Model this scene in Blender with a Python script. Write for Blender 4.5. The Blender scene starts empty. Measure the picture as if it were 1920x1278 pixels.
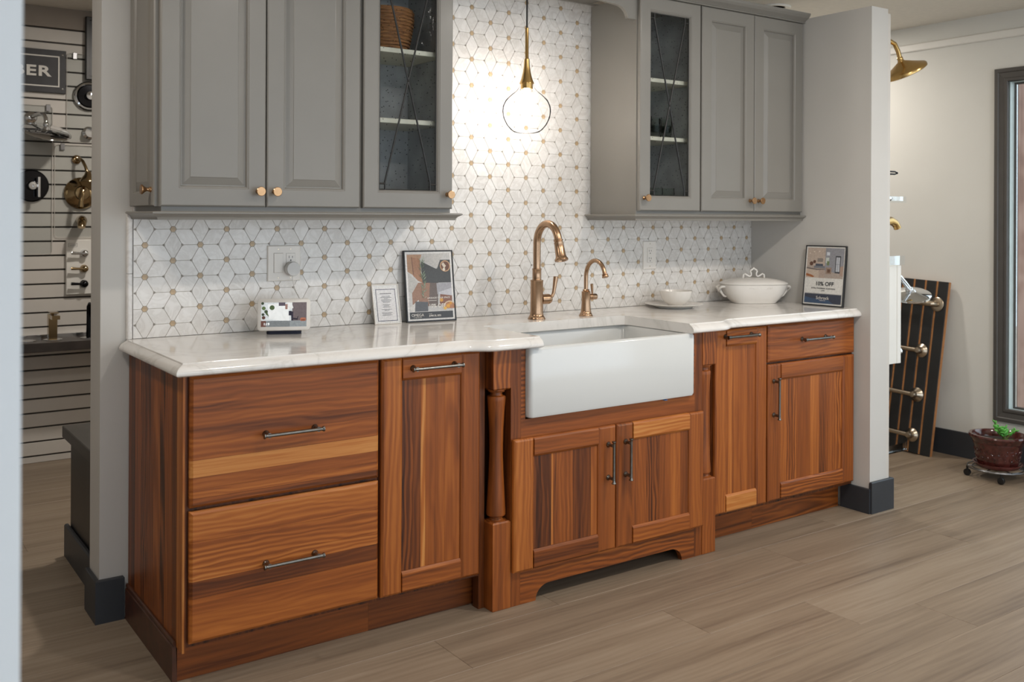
import bpy, bmesh, math, random
from mathutils import Vector, Matrix
R = math.radians
random.seed(7)
D = bpy.data
SC = bpy.context.scene
COL = SC.collection

# ------------------------------------------------------------------ camera
cam = D.cameras.new('camera')
cam.sensor_width = 36.0
cam.lens = 1828.36 / 1920 * 36.0
cam.shift_y = -(639 - 405.82) / 1920
cam.clip_start = 0.05
cam.dof.use_dof = True
cam.dof.focus_distance = 3.35
cam.dof.aperture_fstop = 4.5
CAM = D.objects.new('camera', cam)
COL.objects.link(CAM)
CAM.matrix_world = (Matrix.Translation((-0.9507, -3.3475, 1.3233)) @ Matrix.Rotation(-0.6111, 4, 'Z')
                    @ Matrix.Rotation(R(90), 4, 'X') @ Matrix.Rotation(0.0045, 4, 'Z'))
SC.camera = CAM

# ------------------------------------------------------------------ world, lights, exposure
SC.view_settings.view_transform = 'Standard'
SC.view_settings.look = 'None'
SC.view_settings.gamma = 1.0
SC.view_settings.use_curve_mapping = False
SC.view_settings.exposure = 0.0

W = D.worlds.new('daylight')
SC.world = W
W.use_nodes = True
W.node_tree.nodes['Background'].inputs['Color'].default_value = (0.80, 0.90, 1.0, 1)
W.node_tree.nodes['Background'].inputs['Strength'].default_value = 2.3

def area_light(name, loc, rot, size, power, col, shape='DISK', size_y=None, spread=180):
    l = D.lights.new(name, 'AREA')
    l.shape = shape
    l.size = size
    if size_y:
        l.size_y = size_y
    l.energy = power
    l.color = col
    l.spread = R(spread)
    o = D.objects.new(name, l)
    COL.objects.link(o)
    o.location = loc
    o.rotation_euler = rot
    return o

WARM = (1.0, 0.925, 0.84)
area_light('downlight_lamp', (0.60, -1.90, 2.425), (0, 0, 0), 0.13, 11, WARM)
area_light('downlight_lamp', (1.95, -1.90, 2.425), (0, 0, 0), 0.13, 21, WARM)
area_light('downlight_lamp', (3.30, -2.10, 2.425), (0, 0, 0), 0.13, 13, WARM)
area_light('downlight_lamp', (-1.00, -0.70, 2.425), (0, 0, 0), 0.13, 12, WARM)  # extra lamp added to brighten the left wall and floor, no known fixture
area_light('downlight_lamp', (0.55, 1.10, 2.425), (0, 0, 0), 0.13, 22, WARM)
area_light('downlight_lamp', (3.60, 0.50, 2.425), (0, 0, 0), 0.13, 17, WARM)


# ------------------------------------------------------------------ colours and materials
def lin(h):
    h = h.lstrip('#')
    out = []
    for i in (0, 2, 4):
        c = int(h[i:i + 2], 16) / 255
        out.append(c / 12.92 if c <= 0.04045 else ((c + 0.055) / 1.055) ** 2.4)
    return (*out, 1.0)

class NT:
    """small node helper"""
    def __init__(s, name):
        s.m = D.materials.new(name)
        s.m.use_nodes = True
        s.t = s.m.node_tree
        s.b = s.t.nodes['Principled BSDF']
    def n(s, typ, **kw):
        nd = s.t.nodes.new(typ)
        for k, v in kw.items():
            setattr(nd, k, v)
        return nd
    def l(s, a, b):
        s.t.links.new(a, b)
    def math(s, op, a, b=None, c=None):
        nd = s.n('ShaderNodeMath', operation=op)
        for i, x in enumerate((a, b, c)):
            if x is None:
                continue
            if isinstance(x, (int, float)):
                nd.inputs[i].default_value = x
            else:
                s.l(x, nd.inputs[i])
        return nd.outputs[0]
    def vmath(s, op, a, b):
        nd = s.n('ShaderNodeVectorMath', operation=op)
        for i, x in enumerate((a, b)):
            if isinstance(x, (tuple, list)):
                nd.inputs[i].default_value = x
            else:
                s.l(x, nd.inputs[i])
        return nd.outputs[0]
    def noise(s, vec, scale, detail=3, rough=0.5, dist=0.0):
        nd = s.n('ShaderNodeTexNoise')
        nd.inputs['Scale'].default_value = scale
        nd.inputs['Detail'].default_value = detail
        nd.inputs['Roughness'].default_value = rough
        nd.inputs['Distortion'].default_value = dist
        if vec is not None:
            s.l(vec, nd.inputs['Vector'])
        return nd.outputs['Fac']
    def ramp(s, fac, stops):
        nd = s.n('ShaderNodeValToRGB')
        e = nd.color_ramp.elements
        while len(e) < len(stops):
            e.new(0.5)
        for i, (p, c) in enumerate(stops):
            e[i].position = p
            e[i].color = lin(c) if isinstance(c, str) else c
        s.l(fac, nd.inputs[0])
        return nd.outputs['Color']
    def bump(s, h, strength, dist=0.001):
        nd = s.n('ShaderNodeBump')
        nd.inputs['Strength'].default_value = strength
        nd.inputs['Distance'].default_value = dist
        s.l(h, nd.inputs['Height'])
        s.l(nd.outputs[0], s.b.inputs['Normal'])
    def obj(s):
        return s.n('ShaderNodeTexCoord').outputs['Object']
    def attr(s, name):
        return s.n('ShaderNodeAttribute', attribute_type='OBJECT', attribute_name=name).outputs['Fac']
    def set(s, **kw):
        for k, v in kw.items():
            s.b.inputs[k.replace('_', ' ')].default_value = v
        return s

def plain(name, col, rough=0.5, metal=0.0, var=0.06, scale=12.0, bump=0.0, bscale=200.0, coat=0.0, spec=None):
    """procedural paint / metal / plastic: base colour with a slight mottling"""
    k = NT(name)
    c = lin(col)
    v = k.obj()
    f = k.noise(v, scale, 3)
    lo = tuple(x * (1 - var) for x in c[:3]) + (1,)
    hi = tuple(min(1, x * (1 + var)) for x in c[:3]) + (1,)
    k.l(k.ramp(f, [(0.3, lo), (0.7, hi)]), k.b.inputs['Base Color'])
    k.set(Roughness=rough, Metallic=metal)
    if coat:
        k.b.inputs['Coat Weight'].default_value = coat
        k.b.inputs['Coat Roughness'].default_value = 0.15
    if spec is not None:
        k.b.inputs['Specular IOR Level'].default_value = spec
    if bump:
        k.bump(k.noise(v, bscale, 2), bump)
    return k.m

def wood(name, axis, stops, ring_scale=19.0, rough=0.40, streak=0.115, ringamt=0.085, fine=120.0, big=0.20, bump=0.12, coat=0.03, slope=0.05, sharp=1.0, dark=0.16):
    """wood with growth-ring figure along one axis; each object carries its own tone and seed"""
    k = NT(name)
    sep = k.n('ShaderNodeSeparateXYZ')
    k.l(k.obj(), sep.inputs[0])
    x, y, z = sep.outputs
    a, b, c = {'X': (x, z, y), 'Z': (z, x, y), 'S': (z, y, x), 'F': (x, y, z)}[axis]
    sd = k.attr('seed')
    tone = k.attr('tone')
    def comb(p, q, r):
        nd = k.n('ShaderNodeCombineXYZ')
        for i, s_ in enumerate((p, q, r)):
            if isinstance(s_, (int, float)):
                nd.inputs[i].default_value = s_
            else:
                k.l(s_, nd.inputs[i])
        return nd.outputs[0]
    off1 = k.math('MULTIPLY', sd, 17.3)
    off2 = k.math('MULTIPLY', sd, 5.9)
    # slow warp along the board
    wv = comb(k.math('ADD', k.math('MULTIPLY', a, 1.3), off1), k.math('ADD', k.math('MULTIPLY', b, 5.0), off2), c)
    warp = k.math('SUBTRACT', k.noise(wv, 1.6, 3, 0.55), 0.5)
    # ring centre is off the board by an amount that depends on the seed, and runs at a slope
    cen = k.math('MULTIPLY', k.math('SUBTRACT', k.math('FRACT', k.math('MULTIPLY', sd, 3.71)), 0.5), 0.16)
    bb = k.math('ADD', k.math('ADD', b, cen), k.math('MULTIPLY', warp, 0.085))
    aa = k.math('ADD', a, k.math('MULTIPLY', k.math('FRACT', k.math('MULTIPLY', sd, 7.13)), 0.8))
    dd = k.math('ADD', k.math('MULTIPLY', aa, slope), k.math('ADD', 0.015, k.math('MULTIPLY', warp, 0.03)))
    wave = k.n('ShaderNodeTexWave', wave_type='RINGS', rings_direction='X', wave_profile='SIN')
    wave.inputs['Scale'].default_value = ring_scale
    wave.inputs['Distortion'].default_value = 2.0
    wave.inputs['Detail'].default_value = 2.0
    wave.inputs['Detail Scale'].default_value = 1.6
    k.l(comb(0.0, bb, dd), wave.inputs['Vector'])
    ring = k.math('POWER', wave.outputs['Fac'], sharp)
    def stretched(ka, kb, det, rgh, o1, o2):
        return k.noise(comb(k.math('ADD', k.math('MULTIPLY', a, ka), o1), k.math('ADD', k.math('MULTIPLY', b, kb), o2), k.math('MULTIPLY', c, kb)), 1.0, det, rgh)
    st = stretched(2.0, fine, 4, 0.62, off1, off2)
    st2 = stretched(6.0, fine * 3.2, 2, 0.5, off2, off1)
    lg = stretched(0.8, 16.0, 3, 0.55, off2, off1)
    mask = k.math('MULTIPLY', stretched(1.2, 7.0, 2, 0.5, off1, off1), 2.0)
    dk = k.math('MULTIPLY', k.math('MINIMUM', k.math('MAXIMUM', k.math('MULTIPLY', k.math('SUBTRACT', stretched(0.7, 26.0, 4, 0.6, off2, off2), 0.54), 8.0), 0.0), 1.0), dark)
    f = k.math('ADD', tone, k.math('MULTIPLY', k.math('MULTIPLY', k.math('SUBTRACT', ring, 0.5), k.math('MULTIPLY', mask, k.attr('figure'))), ringamt))
    f = k.math('ADD', f, k.math('MULTIPLY', k.math('SUBTRACT', st, 0.5), streak * 2))
    f = k.math('SUBTRACT', f, dk)
    f = k.math('ADD', f, k.math('MULTIPLY', k.math('SUBTRACT', st2, 0.5), streak * 0.8))
    f = k.math('ADD', f, k.math('MULTIPLY', k.math('SUBTRACT', lg, 0.5), big * 2))
    k.l(k.ramp(f, stops), k.b.inputs['Base Color'])
    k.set(Roughness=rough)
    k.b.inputs['Specular IOR Level'].default_value = 0.32
    k.b.inputs['Coat Weight'].default_value = coat
    k.b.inputs['Coat Roughness'].default_value = 0.25
    k.bump(st, bump, 0.0006)
    return k.m

WALNUT = [(0.0, '#2b1408'), (0.22, '#5b2e12'), (0.45, '#8c4b1d'), (0.62, '#ac642a'), (0.80, '#c68748'), (1.0, '#dbaa70')]
M = {}
M['walnut_h'] = wood('walnut_horizontal', 'X', WALNUT)
M['walnut_v'] = wood('walnut_vertical', 'Z', WALNUT)
M['walnut_s'] = wood('walnut_side', 'S', WALNUT, ringamt=0.14)
FLOORC = [(0.0, '#4a3e32'), (0.3, '#716253'), (0.55, '#8c7c6a'), (0.8, '#9f907e'), (1.0, '#afa291')]
M['oak_floor'] = wood('vinyl_oak_floor', 'F', FLOORC, ring_scale=13.0, rough=0.40, ringamt=0.08, streak=0.16, fine=60.0, big=0.27, bump=0.22, coat=0.0, slope=0.03, dark=0.10)
M['outdoor_wood'] = wood('weathered_wood', 'S', [(0, '#4a332a'), (0.5, '#8b6a5c'), (1, '#b39587')], rough=0.7, coat=0)
M['paint_grey'] = plain('grey_cabinet_paint', '#837f78', 0.38, var=0.03, scale=5, coat=0.06)
M['paint_inside'] = plain('grey_cabinet_interior', '#a8a8a4', 0.6, var=0.20, scale=11)
M['shelf_cream'] = plain('cream_shelf_edge', '#d6d2bd', 0.5, var=0.04)
M['wall_paint'] = plain('pale_grey_wall_paint', '#c7c4bf', 0.75, var=0.02, scale=3, bump=0.06, bscale=260)
M['wall_paint_far'] = plain('greige_wall_paint', '#d3d2cc', 0.75, var=0.02, scale=3, bump=0.06, bscale=260)
M['wall_fore'] = plain('cool_white_wall_paint', '#d2d4d6', 0.7, var=0.015, scale=3)
M['ceiling_paint'] = plain('textured_ceiling_paint', '#d9d4ca', 0.9, var=0.03, scale=30, bump=0.5, bscale=70)
M['base_black'] = plain('charcoal_baseboard_paint', '#32353a', 0.45, var=0.06)
M['vinyl_black'] = plain('black_laminate', '#232323', 0.4, var=0.1)
M['trim_white'] = plain('white_trim', '#dedcd6', 0.5, var=0.02)
M['slat_white'] = plain('white_slatwall_melamine', '#c9c4bd', 0.45, var=0.02)
M['slat_groove'] = plain('dark_slatwall_groove', '#3a3530', 0.6)
M['mdf'] = plain('mdf_edge', '#b07a4b', 0.7, var=0.12, scale=60)
M['bronze_frame'] = plain('dark_bronze_window_paint', '#4a4744', 0.4, var=0.06)
M['porcelain'] = plain('white_fireclay', '#d2d3d1', 0.14, var=0.01, scale=3, coat=0.3)
M['ceramic'] = plain('white_glazed_ceramic', '#e4dfd8', 0.22, var=0.02, scale=20, bump=0.15, bscale=60)
M['pewter'] = plain('dark_pewter', '#7c7a76', 0.26, 1.0, var=0.15, scale=60)
M['bronze'] = plain('brushed_champagne_bronze', '#b09074', 0.27, 1.0, var=0.06, scale=90)
M['knob_brass'] = plain('satin_rose_brass_knob', '#b48e69', 0.28, 1.0, var=0.06, scale=90)
M['brass'] = plain('satin_brass', '#c4a36a', 0.24, 1.0, var=0.05, scale=60)
M['chrome'] = plain('polished_chrome', '#d8dadc', 0.06, 1.0, var=0.02)
M['nickel'] = plain('brushed_nickel', '#b9ab98', 0.28, 1.0, var=0.05)
M['gunmetal'] = plain('polished_black_metal', '#2b2b2d', 0.14, 1.0, var=0.08)
M['bronze_nickel'] = plain('warm_polished_nickel', '#a8926f', 0.13, 1.0, var=0.05)
M['plastic_white'] = plain('white_plastic', '#e6e0d8', 0.35, var=0.01)
M['plastic_grey'] = plain('pale_grey_plastic', '#cfcdca', 0.5, var=0.02)
M['fabric_navy'] = plain('dark_blue_grey_fabric', '#2e3140', 0.9, var=0.15, scale=300, bump=0.3, bscale=600)
M['plastic_black'] = plain('black_plastic', '#1b1b1c', 0.3, var=0.08)
M['cord_black'] = plain('black_cord', '#1a1a1a', 0.5)
M['cord_white'] = plain('white_cord', '#dcd8d2', 0.5)
M['came'] = plain('dark_lead_came', '#1f1d1a', 0.45, 0.0, var=0.1)
M['slot'] = plain('dark_slot', '#2b2522', 0.6)
M['soil'] = plain('potting_soil', '#2c211b', 0.95, var=0.4, scale=90, bump=1.0, bscale=120)
M['leaf'] = plain('jade_leaf', '#5fae4a', 0.35, var=0.18, scale=40)
M['stem'] = plain('jade_stem', '#7d8b4c', 0.5, var=0.15, scale=60)
M['tape_blue'] = plain('blue_tape', '#2f6fb0', 0.5)
M['steel_wire'] = plain('grey_steel_wire', '#8a8a8c', 0.3, 1.0)
M['carpet_ground'] = plain('outdoor_paving', '#c8b9a8', 0.9, var=0.15, scale=4)
M['wicker'] = None

def quartz():
    k = NT('white_veined_quartz')
    v = k.obj()
    w = k.noise(v, 2.2, 5, 0.6, 1.2)
    vein = k.math('ABSOLUTE', k.math('SUBTRACT', w, 0.5))
    vf = k.math('SMOOTH_MAX', k.math('MULTIPLY', vein, 14.0), 0.0, 0.02)
    cl = k.noise(v, 1.3, 3)
    f = k.math('MULTIPLY', k.math('MINIMUM', vf, 1.0), k.math('ADD', 0.80, k.math('MULTIPLY', cl, 0.4)))
    k.l(k.ramp(f, [(0.0, '#d4d0ca'), (0.22, '#dedad5'), (0.7, '#e3dfda')]), k.b.inputs['Base Color'])
    k.set(Roughness=0.10)
    return k.m
M['quartz'] = quartz()

def marble_tile():
    k = NT('white_marble_tile')
    v = k.obj()
    sd = k.attr('seed')
    nd = k.n('ShaderNodeCombineXYZ')
    k.l(k.math('MULTIPLY', sd, 3.1), nd.inputs[0])
    k.l(k.math('MULTIPLY', sd, 7.7), nd.inputs[2])
    vv = k.vmath('ADD', v, nd.outputs[0])
    w = k.noise(vv, 14.0, 4, 0.6, 1.5)
    vein = k.math('MINIMUM', k.math('MULTIPLY', k.math('ABSOLUTE', k.math('SUBTRACT', w, 0.5)), 9.0), 1.0)
    f = k.math('ADD', k.math('MULTIPLY', vein, 0.45), k.math('MULTIPLY', k.math('FRACT', k.math('MULTIPLY', sd, 13.7)), 0.5))
    k.l(k.ramp(f, [(0.0, '#cfcac4'), (0.4, '#dcd8d3'), (0.95, '#e8e5e1')]), k.b.inputs['Base Color'])
    k.set(Roughness=0.24)
    return k.m
M['marble'] = marble_tile()
M['tile_tan'] = plain('honey_tan_marble_dot', '#b39a78', 0.3, var=0.22, scale=40)
M['tile_grey'] = plain('grey_stone_chip', '#8d8780', 0.4, var=0.15, scale=60)
M['grout'] = plain('grey_grout', '#bfb8af', 0.9, var=0.06, scale=40)

def wicker():
    k = NT('woven_seagrass')
    v = k.obj()
    sep = k.n('ShaderNodeSeparateXYZ')
    k.l(v, sep.inputs[0])
    st = k.n('ShaderNodeCombineXYZ')
    k.l(k.math('MULTIPLY', sep.outputs[0], 30), st.inputs[0])
    k.l(k.math('MULTIPLY', sep.outputs[1], 30), st.inputs[1])
    k.l(k.math('MULTIPLY', sep.outputs[2], 260), st.inputs[2])
    f = k.noise(st.outputs[0], 1.0, 3, 0.7)
    k.l(k.ramp(f, [(0.25, '#4d2f18'), (0.5, '#8d5e33'), (0.8, '#b8864f')]), k.b.inputs['Base Color'])
    k.set(Roughness=0.7)
    k.bump(f, 0.8, 0.003)
    return k.m
M['wicker'] = wicker()

def glass(name, tint=(1, 1, 1), fac=0.12, rough=0.03, bump=0.0, bscale=60, seeds=False):
    """thin clear pane: lets the view and the light through and mirrors a little at its surface"""
    k = NT(name)
    t = k.t
    t.nodes.remove(k.b)
    out = t.nodes['Material Output']
    tr = k.n('ShaderNodeBsdfTransparent')
    tr.inputs['Color'].default_value = (*tint, 1)
    gl = k.n('ShaderNodeBsdfGlossy')
    gl.inputs['Roughness'].default_value = rough
    gl.inputs['Color'].default_value = (1, 1, 1, 1)
    lw = k.n('ShaderNodeLayerWeight')
    lw.inputs['Blend'].default_value = fac
    mx = k.n('ShaderNodeMixShader')
    v = k.obj()
    f = lw.outputs['Fresnel']
    if bump:
        bp = k.n('ShaderNodeBump')
        bp.inputs['Strength'].default_value = bump
        bp.inputs['Distance'].default_value = 0.002
        k.l(k.noise(v, bscale, 3), bp.inputs['Height'])
        k.l(bp.outputs[0], gl.inputs['Normal'])
    if seeds:
        vo = k.n('ShaderNodeTexVoronoi')
        vo.inputs['Scale'].default_value = 62
        k.l(v, vo.inputs['Vector'])
        s_ = k.math('LESS_THAN', vo.outputs['Distance'], 0.15)
        tc = k.n('ShaderNodeMixRGB')
        k.l(s_, tc.inputs[0])
        tc.inputs[1].default_value = (*tint, 1)
        tc.inputs[2].default_value = (0.5, 0.51, 0.52, 1)
        k.l(tc.outputs[0], tr.inputs['Color'])
    k.l(f, mx.inputs[0])
    k.l(tr.outputs[0], mx.inputs[1])
    k.l(gl.outputs[0], mx.inputs[2])
    k.l(mx.outputs[0], out.inputs['Surface'])
    return k.m
M['glass_globe'] = glass('clear_globe_glass', (0.99, 0.99, 0.99), 0.05)
M['glass_seeded'] = glass('seeded_cabinet_glass', (0.93, 0.94, 0.95), 0.10, 0.06, 0.5, 45, True)
M['glass_window'] = glass('window_glass', (0.94, 0.97, 0.97), 0.12)
M['glass_tumbler'] = glass('green_tinted_tumbler_glass', (0.95, 0.98, 0.955), 0.12)
M['acrylic'] = glass('clear_acrylic', (0.93, 0.94, 0.94), 0.16)

def emis(name, col, s):
    k = NT(name)
    v = k.obj()
    f = k.noise(v, 8, 1)
    c = lin(col)
    k.l(k.ramp(f, [(0.2, tuple(x * 0.97 for x in c[:3]) + (1,)), (0.8, c)]), k.b.inputs['Emission Color'])
    k.b.inputs['Emission Strength'].default_value = s
    k.b.inputs['Base Color'].default_value = c
    return k.m
M['bulb'] = emis('glowing_bulb', '#fff7ee', 100.0)

def vcol(name, rough=0.4, emit=0.0):
    k = NT(name)
    a = k.n('ShaderNodeAttribute', attribute_type='GEOMETRY', attribute_name='print')
    nz = k.noise(k.obj(), 160, 3)
    mul = k.n('ShaderNodeMixRGB', blend_type='MULTIPLY')
    mul.inputs[0].default_value = 1.0
    k.l(a.outputs['Color'], mul.inputs[1])
    k.l(k.ramp(nz, [(0.3, (0.8, 0.8, 0.8, 1)), (0.7, (1, 1, 1, 1))]), mul.inputs[2])
    k.l(mul.outputs[0], k.b.inputs['Base Color'])
    k.set(Roughness=rough)
    if emit:
        k.l(mul.outputs[0], k.b.inputs['Emission Color'])
        k.b.inputs['Emission Strength'].default_value = emit
    return k.m
M['print'] = vcol('printed_poster', 0.25)
M['screen'] = vcol('lit_display_screen', 0.2, 0.45)


# ------------------------------------------------------------------ geometry helpers
def root_of(o):
    while o.parent:
        o = o.parent
    return o

class MB:
    def __init__(s):
        s.v, s.f = [], []
    def box(s, x0, x1, y0, y1, z0, z1):
        n = len(s.v)
        s.v += [(x, y, z) for z in (z0, z1) for y in (y0, y1) for x in (x0, x1)]
        s.f += [[n + i for i in q] for q in ((0, 2, 3, 1), (4, 5, 7, 6), (0, 1, 5, 4), (2, 6, 7, 3), (0, 4, 6, 2), (1, 3, 7, 5))]
        return s
    def loft(s, loops, cap0=True, cap1=True, closed=True):
        n0 = len(s.v)
        m = len(loops[0])
        for lp in loops:
            s.v += [tuple(p) for p in lp]
        for i in range(len(loops) - 1):
            for j in range(m if closed else m - 1):
                k = (j + 1) % m
                s.f.append([n0 + i * m + j, n0 + i * m + k, n0 + (i + 1) * m + k, n0 + (i + 1) * m + j])
        if cap0:
            s.f.append([n0 + j for j in range(m)][::-1])
        if cap1:
            s.f.append([n0 + (len(loops) - 1) * m + j for j in range(m)])
        return s
    def rect(s, mp, u0, u1, v0, v1, steps, cap0=True, cap1=True):
        loops = []
        for ins, w in steps:
            l, r, b, t = ins if isinstance(ins, tuple) else (ins,) * 4
            loops.append([mp(u0 + l, v0 + b, w), mp(u1 - r, v0 + b, w), mp(u1 - r, v1 - t, w), mp(u0 + l, v1 - t, w)])
        return s.loft(loops, cap0, cap1)
    def lathe(s, prof, o=(0, 0, 0), ax='Z', seg=24, cap0=True, cap1=True, sgn=1):
        loops = []
        for r, h in prof:
            r = max(r, 1e-4)
            lp = []
            for i in range(seg):
                a = 2 * math.pi * i / seg
                c, d = r * math.cos(a), r * math.sin(a)
                h2 = h * sgn
                p = {'Z': (c, d, h2), 'Y': (c, h2, d), 'X': (h2, c, d)}[ax]
                lp.append((o[0] + p[0], o[1] + p[1], o[2] + p[2]))
            loops.append(lp)
        return s.loft(loops, cap0, cap1)
    def tube(s, pts, rad, seg=12, cap=True):
        pts = [Vector(p) for p in pts]
        if not isinstance(rad, (list, tuple)):
            rad = [rad] * len(pts)
        loops = []
        up = None
        for i, p in enumerate(pts):
            t = (pts[min(i + 1, len(pts) - 1)] - pts[max(i - 1, 0)]).normalized()
            if up is None:
                up = t.orthogonal().normalized()
            up = (up - t * up.dot(t)).normalized()
            sd = t.cross(up)
            loops.append([tuple(p + (up * math.cos(2 * math.pi * j / seg) + sd * math.sin(2 * math.pi * j / seg)) * rad[i]) for j in range(seg)])
        return s.loft(loops, cap, cap)
    def prism(s, poly, mp, w0, w1):
        return s.loft([[mp(u, v, w0) for u, v in poly], [mp(u, v, w1) for u, v in poly]])
    def ball(s, c, r, seg=16, rings=8, sc=(1, 1, 1)):
        prof = [(math.sin(math.pi * i / rings), -math.cos(math.pi * i / rings)) for i in range(rings + 1)]
        loops = [[(c[0] + r * sc[0] * max(q, 1e-3) * math.cos(2 * math.pi * j / seg), c[1] + r * sc[1] * max(q, 1e-3) * math.sin(2 * math.pi * j / seg), c[2] + r * sc[2] * h) for j in range(seg)] for q, h in prof]
        return s.loft(loops)
    def xf(s, mat, n0=0):
        for i in range(n0, len(s.v)):
            s.v[i] = tuple(mat @ Vector(s.v[i]))
        return s
    def build(s, name, mat, parent=None, smooth=None, local=False, tone=None, seed=None):
        T = Vector((0, 0, 0))
        if parent is not None and not local:
            T = root_of(parent).location.copy()
        me = D.meshes.new(name)
        me.from_pydata([tuple(Vector(p) - T) for p in s.v], [], s.f)
        bm = bmesh.new()
        bm.from_mesh(me)
        bmesh.ops.recalc_face_normals(bm, faces=bm.faces)
        bm.to_mesh(me)
        bm.free()
        if smooth:
            me.shade_smooth()
            me.set_sharp_from_angle(angle=R(smooth))
        me.materials.append(M[mat] if isinstance(mat, str) else mat)
        o = D.objects.new(name, me)
        COL.objects.link(o)
        if parent is not None:
            o.parent = parent
        if tone is not None:
            o['tone'] = float(tone) - 0.015
            o['seed'] = float(seed if seed is not None else random.random())
            o['figure'] = 2.6 if random.random() < 0.16 else random.uniform(0.5, 1.3)
        return o

def tag(o, label, cat, group=None, kind=None):
    if label:
        o['label'] = label
    if cat:
        o['category'] = cat
    if group:
        o['group'] = group
    if kind:
        o['kind'] = kind
    return o

def thing(name, label, cat, loc=(0, 0, 0), rot=(0, 0, 0), group=None):
    o = D.objects.new(name, None)
    COL.objects.link(o)
    o.location = loc
    o.rotation_euler = rot
    o.empty_display_size = 0.05
    return tag(o, label, cat, group)

def struct(o):
    o['kind'] = 'structure'
    return o

FR = lambda u, v, w: (u, -w, v)          # faces the camera side (-Y); w grows towards the viewer
LF = lambda u, v, w: (-w, -u, v)         # faces -X
UPM = lambda u, v, w: (u, v, w)          # faces up

def text_mesh(body, size, mat, parent, mp, align='CENTER', name='lettering', extrude=0.0006, spacing=1.0, bold=0.0):
    """lettering as real thin geometry; mp places a (u, v, w) text point in the parent's space"""
    cu = D.curves.new('lettering', 'FONT')
    cu.body = body
    cu.size = size
    cu.align_x = align
    cu.extrude = extrude
    cu.offset = bold
    cu.space_character = spacing
    cu.resolution_u = 3
    t = D.objects.new('lettering', cu)
    COL.objects.link(t)
    dg = bpy.context.evaluated_depsgraph_get()
    me = D.meshes.new_from_object(t.evaluated_get(dg))
    D.objects.remove(t)
    for v in me.vertices:
        v.co = mp(*v.co)
    me.name = name
    me.materials.clear()
    me.materials.append(M[mat])
    o = D.objects.new(name, me)
    COL.objects.link(o)
    o.parent = parent
    return o

def flat_print(name, polys, mp, parent, mat='print', w0=0.0, dw=0.00012):
    """flat print: coloured shapes on a sheet, each later one laid over the former"""
    vs, fs, cs = [], [], []
    for i, (col, pts) in enumerate(polys):
        n = len(vs)
        vs += [mp(u, v, w0 + dw * i) for u, v in pts]
        fs.append(list(range(n, n + len(pts))))
        cs += [lin(col)] * len(pts)
    me = D.meshes.new(name)
    me.from_pydata(vs, [], fs)
    at = me.color_attributes.new('print', 'FLOAT_COLOR', 'POINT')
    for i, c in enumerate(cs):
        at.data[i].color = c
    me.materials.append(M[mat])
    o = D.objects.new(name, me)
    COL.objects.link(o)
    o.parent = parent
    return o

def rrect(u0, u1, v0, v1, r, n=4):
    out = []
    for cu, cv, a0 in ((u1 - r, v0 + r, -90), (u1 - r, v1 - r, 0), (u0 + r, v1 - r, 90), (u0 + r, v0 + r, 180)):
        for i in range(n + 1):
            a = R(a0 + 90 * i / n)
            out.append((cu + r * math.cos(a), cv + r * math.sin(a)))
    return out

def disc(cu, cv, r, n=20, sx=1.0):
    return [(cu + r * sx * math.cos(2 * math.pi * i / n), cv + r * math.sin(2 * math.pi * i / n)) for i in range(n)]

def copy_tree(o, parent=None):
    c = o.copy()
    COL.objects.link(c)
    c.parent = parent
    for ch in list(o.children):
        copy_tree(ch, c)
    return c

# ================================================================== THE SETTING
# floor: a bed and the planks laid on it
fl = struct(MB().box(-3.2, 4.6, -6.0, 2.42, -0.06, -0.0022).build('floor', 'grout'))
PW, PL = 0.2265, 1.518
STARTS = {0: 0.600, 1: 1.352, 2: 1.809, 3: 2.112, -1: 2.614}
for k in range(-14, 7):
    y1 = -0.7195 - PW * k
    y0 = y1 - PW
    x0 = STARTS.get(k, random.uniform(0, PL))
    while x0 > -1.6:
        x0 -= PL
    while x0 < 4.3:
        if x0 + PL > -1.5:
            mb = MB().rect(UPM, x0 + 0.0004, min(x0 + PL, 4.5) - 0.0004, y0 + 0.0004, y1 - 0.0004,
                           [(0, -0.004), (0, -0.0009), (0.0009, 0)], cap0=False)
            mb.build('plank', 'oak_floor', fl, tone=random.uniform(0.49, 0.64))['figure'] = 0.7
        x0 += PL

cl = struct(MB().box(-3.2, 4.6, -6.0, 2.42, 2.435, 2.50).build('ceiling', 'ceiling_paint'))

# partition with the cabinets, and its return on the right
wb = struct(MB().box(-0.228, 2.876, 0.010, 0.150, 0, 2.275).build('wall_back', 'wall_paint'))
wr = struct(MB().box(2.876, 2.998, -0.690, 0.150, 0, 2.275).build('wall_return', 'wall_paint'))
sl = MB().box(2.998, 3.018, -0.690, 0.60, 0.0, 2.255).build('slat_panel', 'slat_white', wr)

def baseboard(name, boxes, z1=0.137):
    b = MB()
    for x0, x1, y0, y1 in boxes:
        b.rect(UPM, x0, x1, y0, y1, [(0, 0.0), (0, z1 - 0.004), (0.003, z1)])
    return struct(b.build(name, 'base_black'))
baseboard('baseboard_left', [(-0.243, -0.1525, -0.006, 0.0098), (-0.243, -0.2282, 0.0102, 0.155)], 0.140)
bb = MB()
bb.rect(UPM, 2.862, 2.8758, -0.697, -0.545, [(0, 0.0), (0, 0.108), (0.002, 0.111)])
bb.rect(UPM, 2.8705, 3.036, -0.705, -0.6902, [(0, 0.0), (0, 0.137), (0.003, 0.141)])
bb.rect(UPM, 3.0182, 3.036, -0.690, 0.30, [(0, 0.0), (0, 0.137), (0.003, 0.141)])
struct(bb.build('baseboard_return', 'base_black'))

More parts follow.
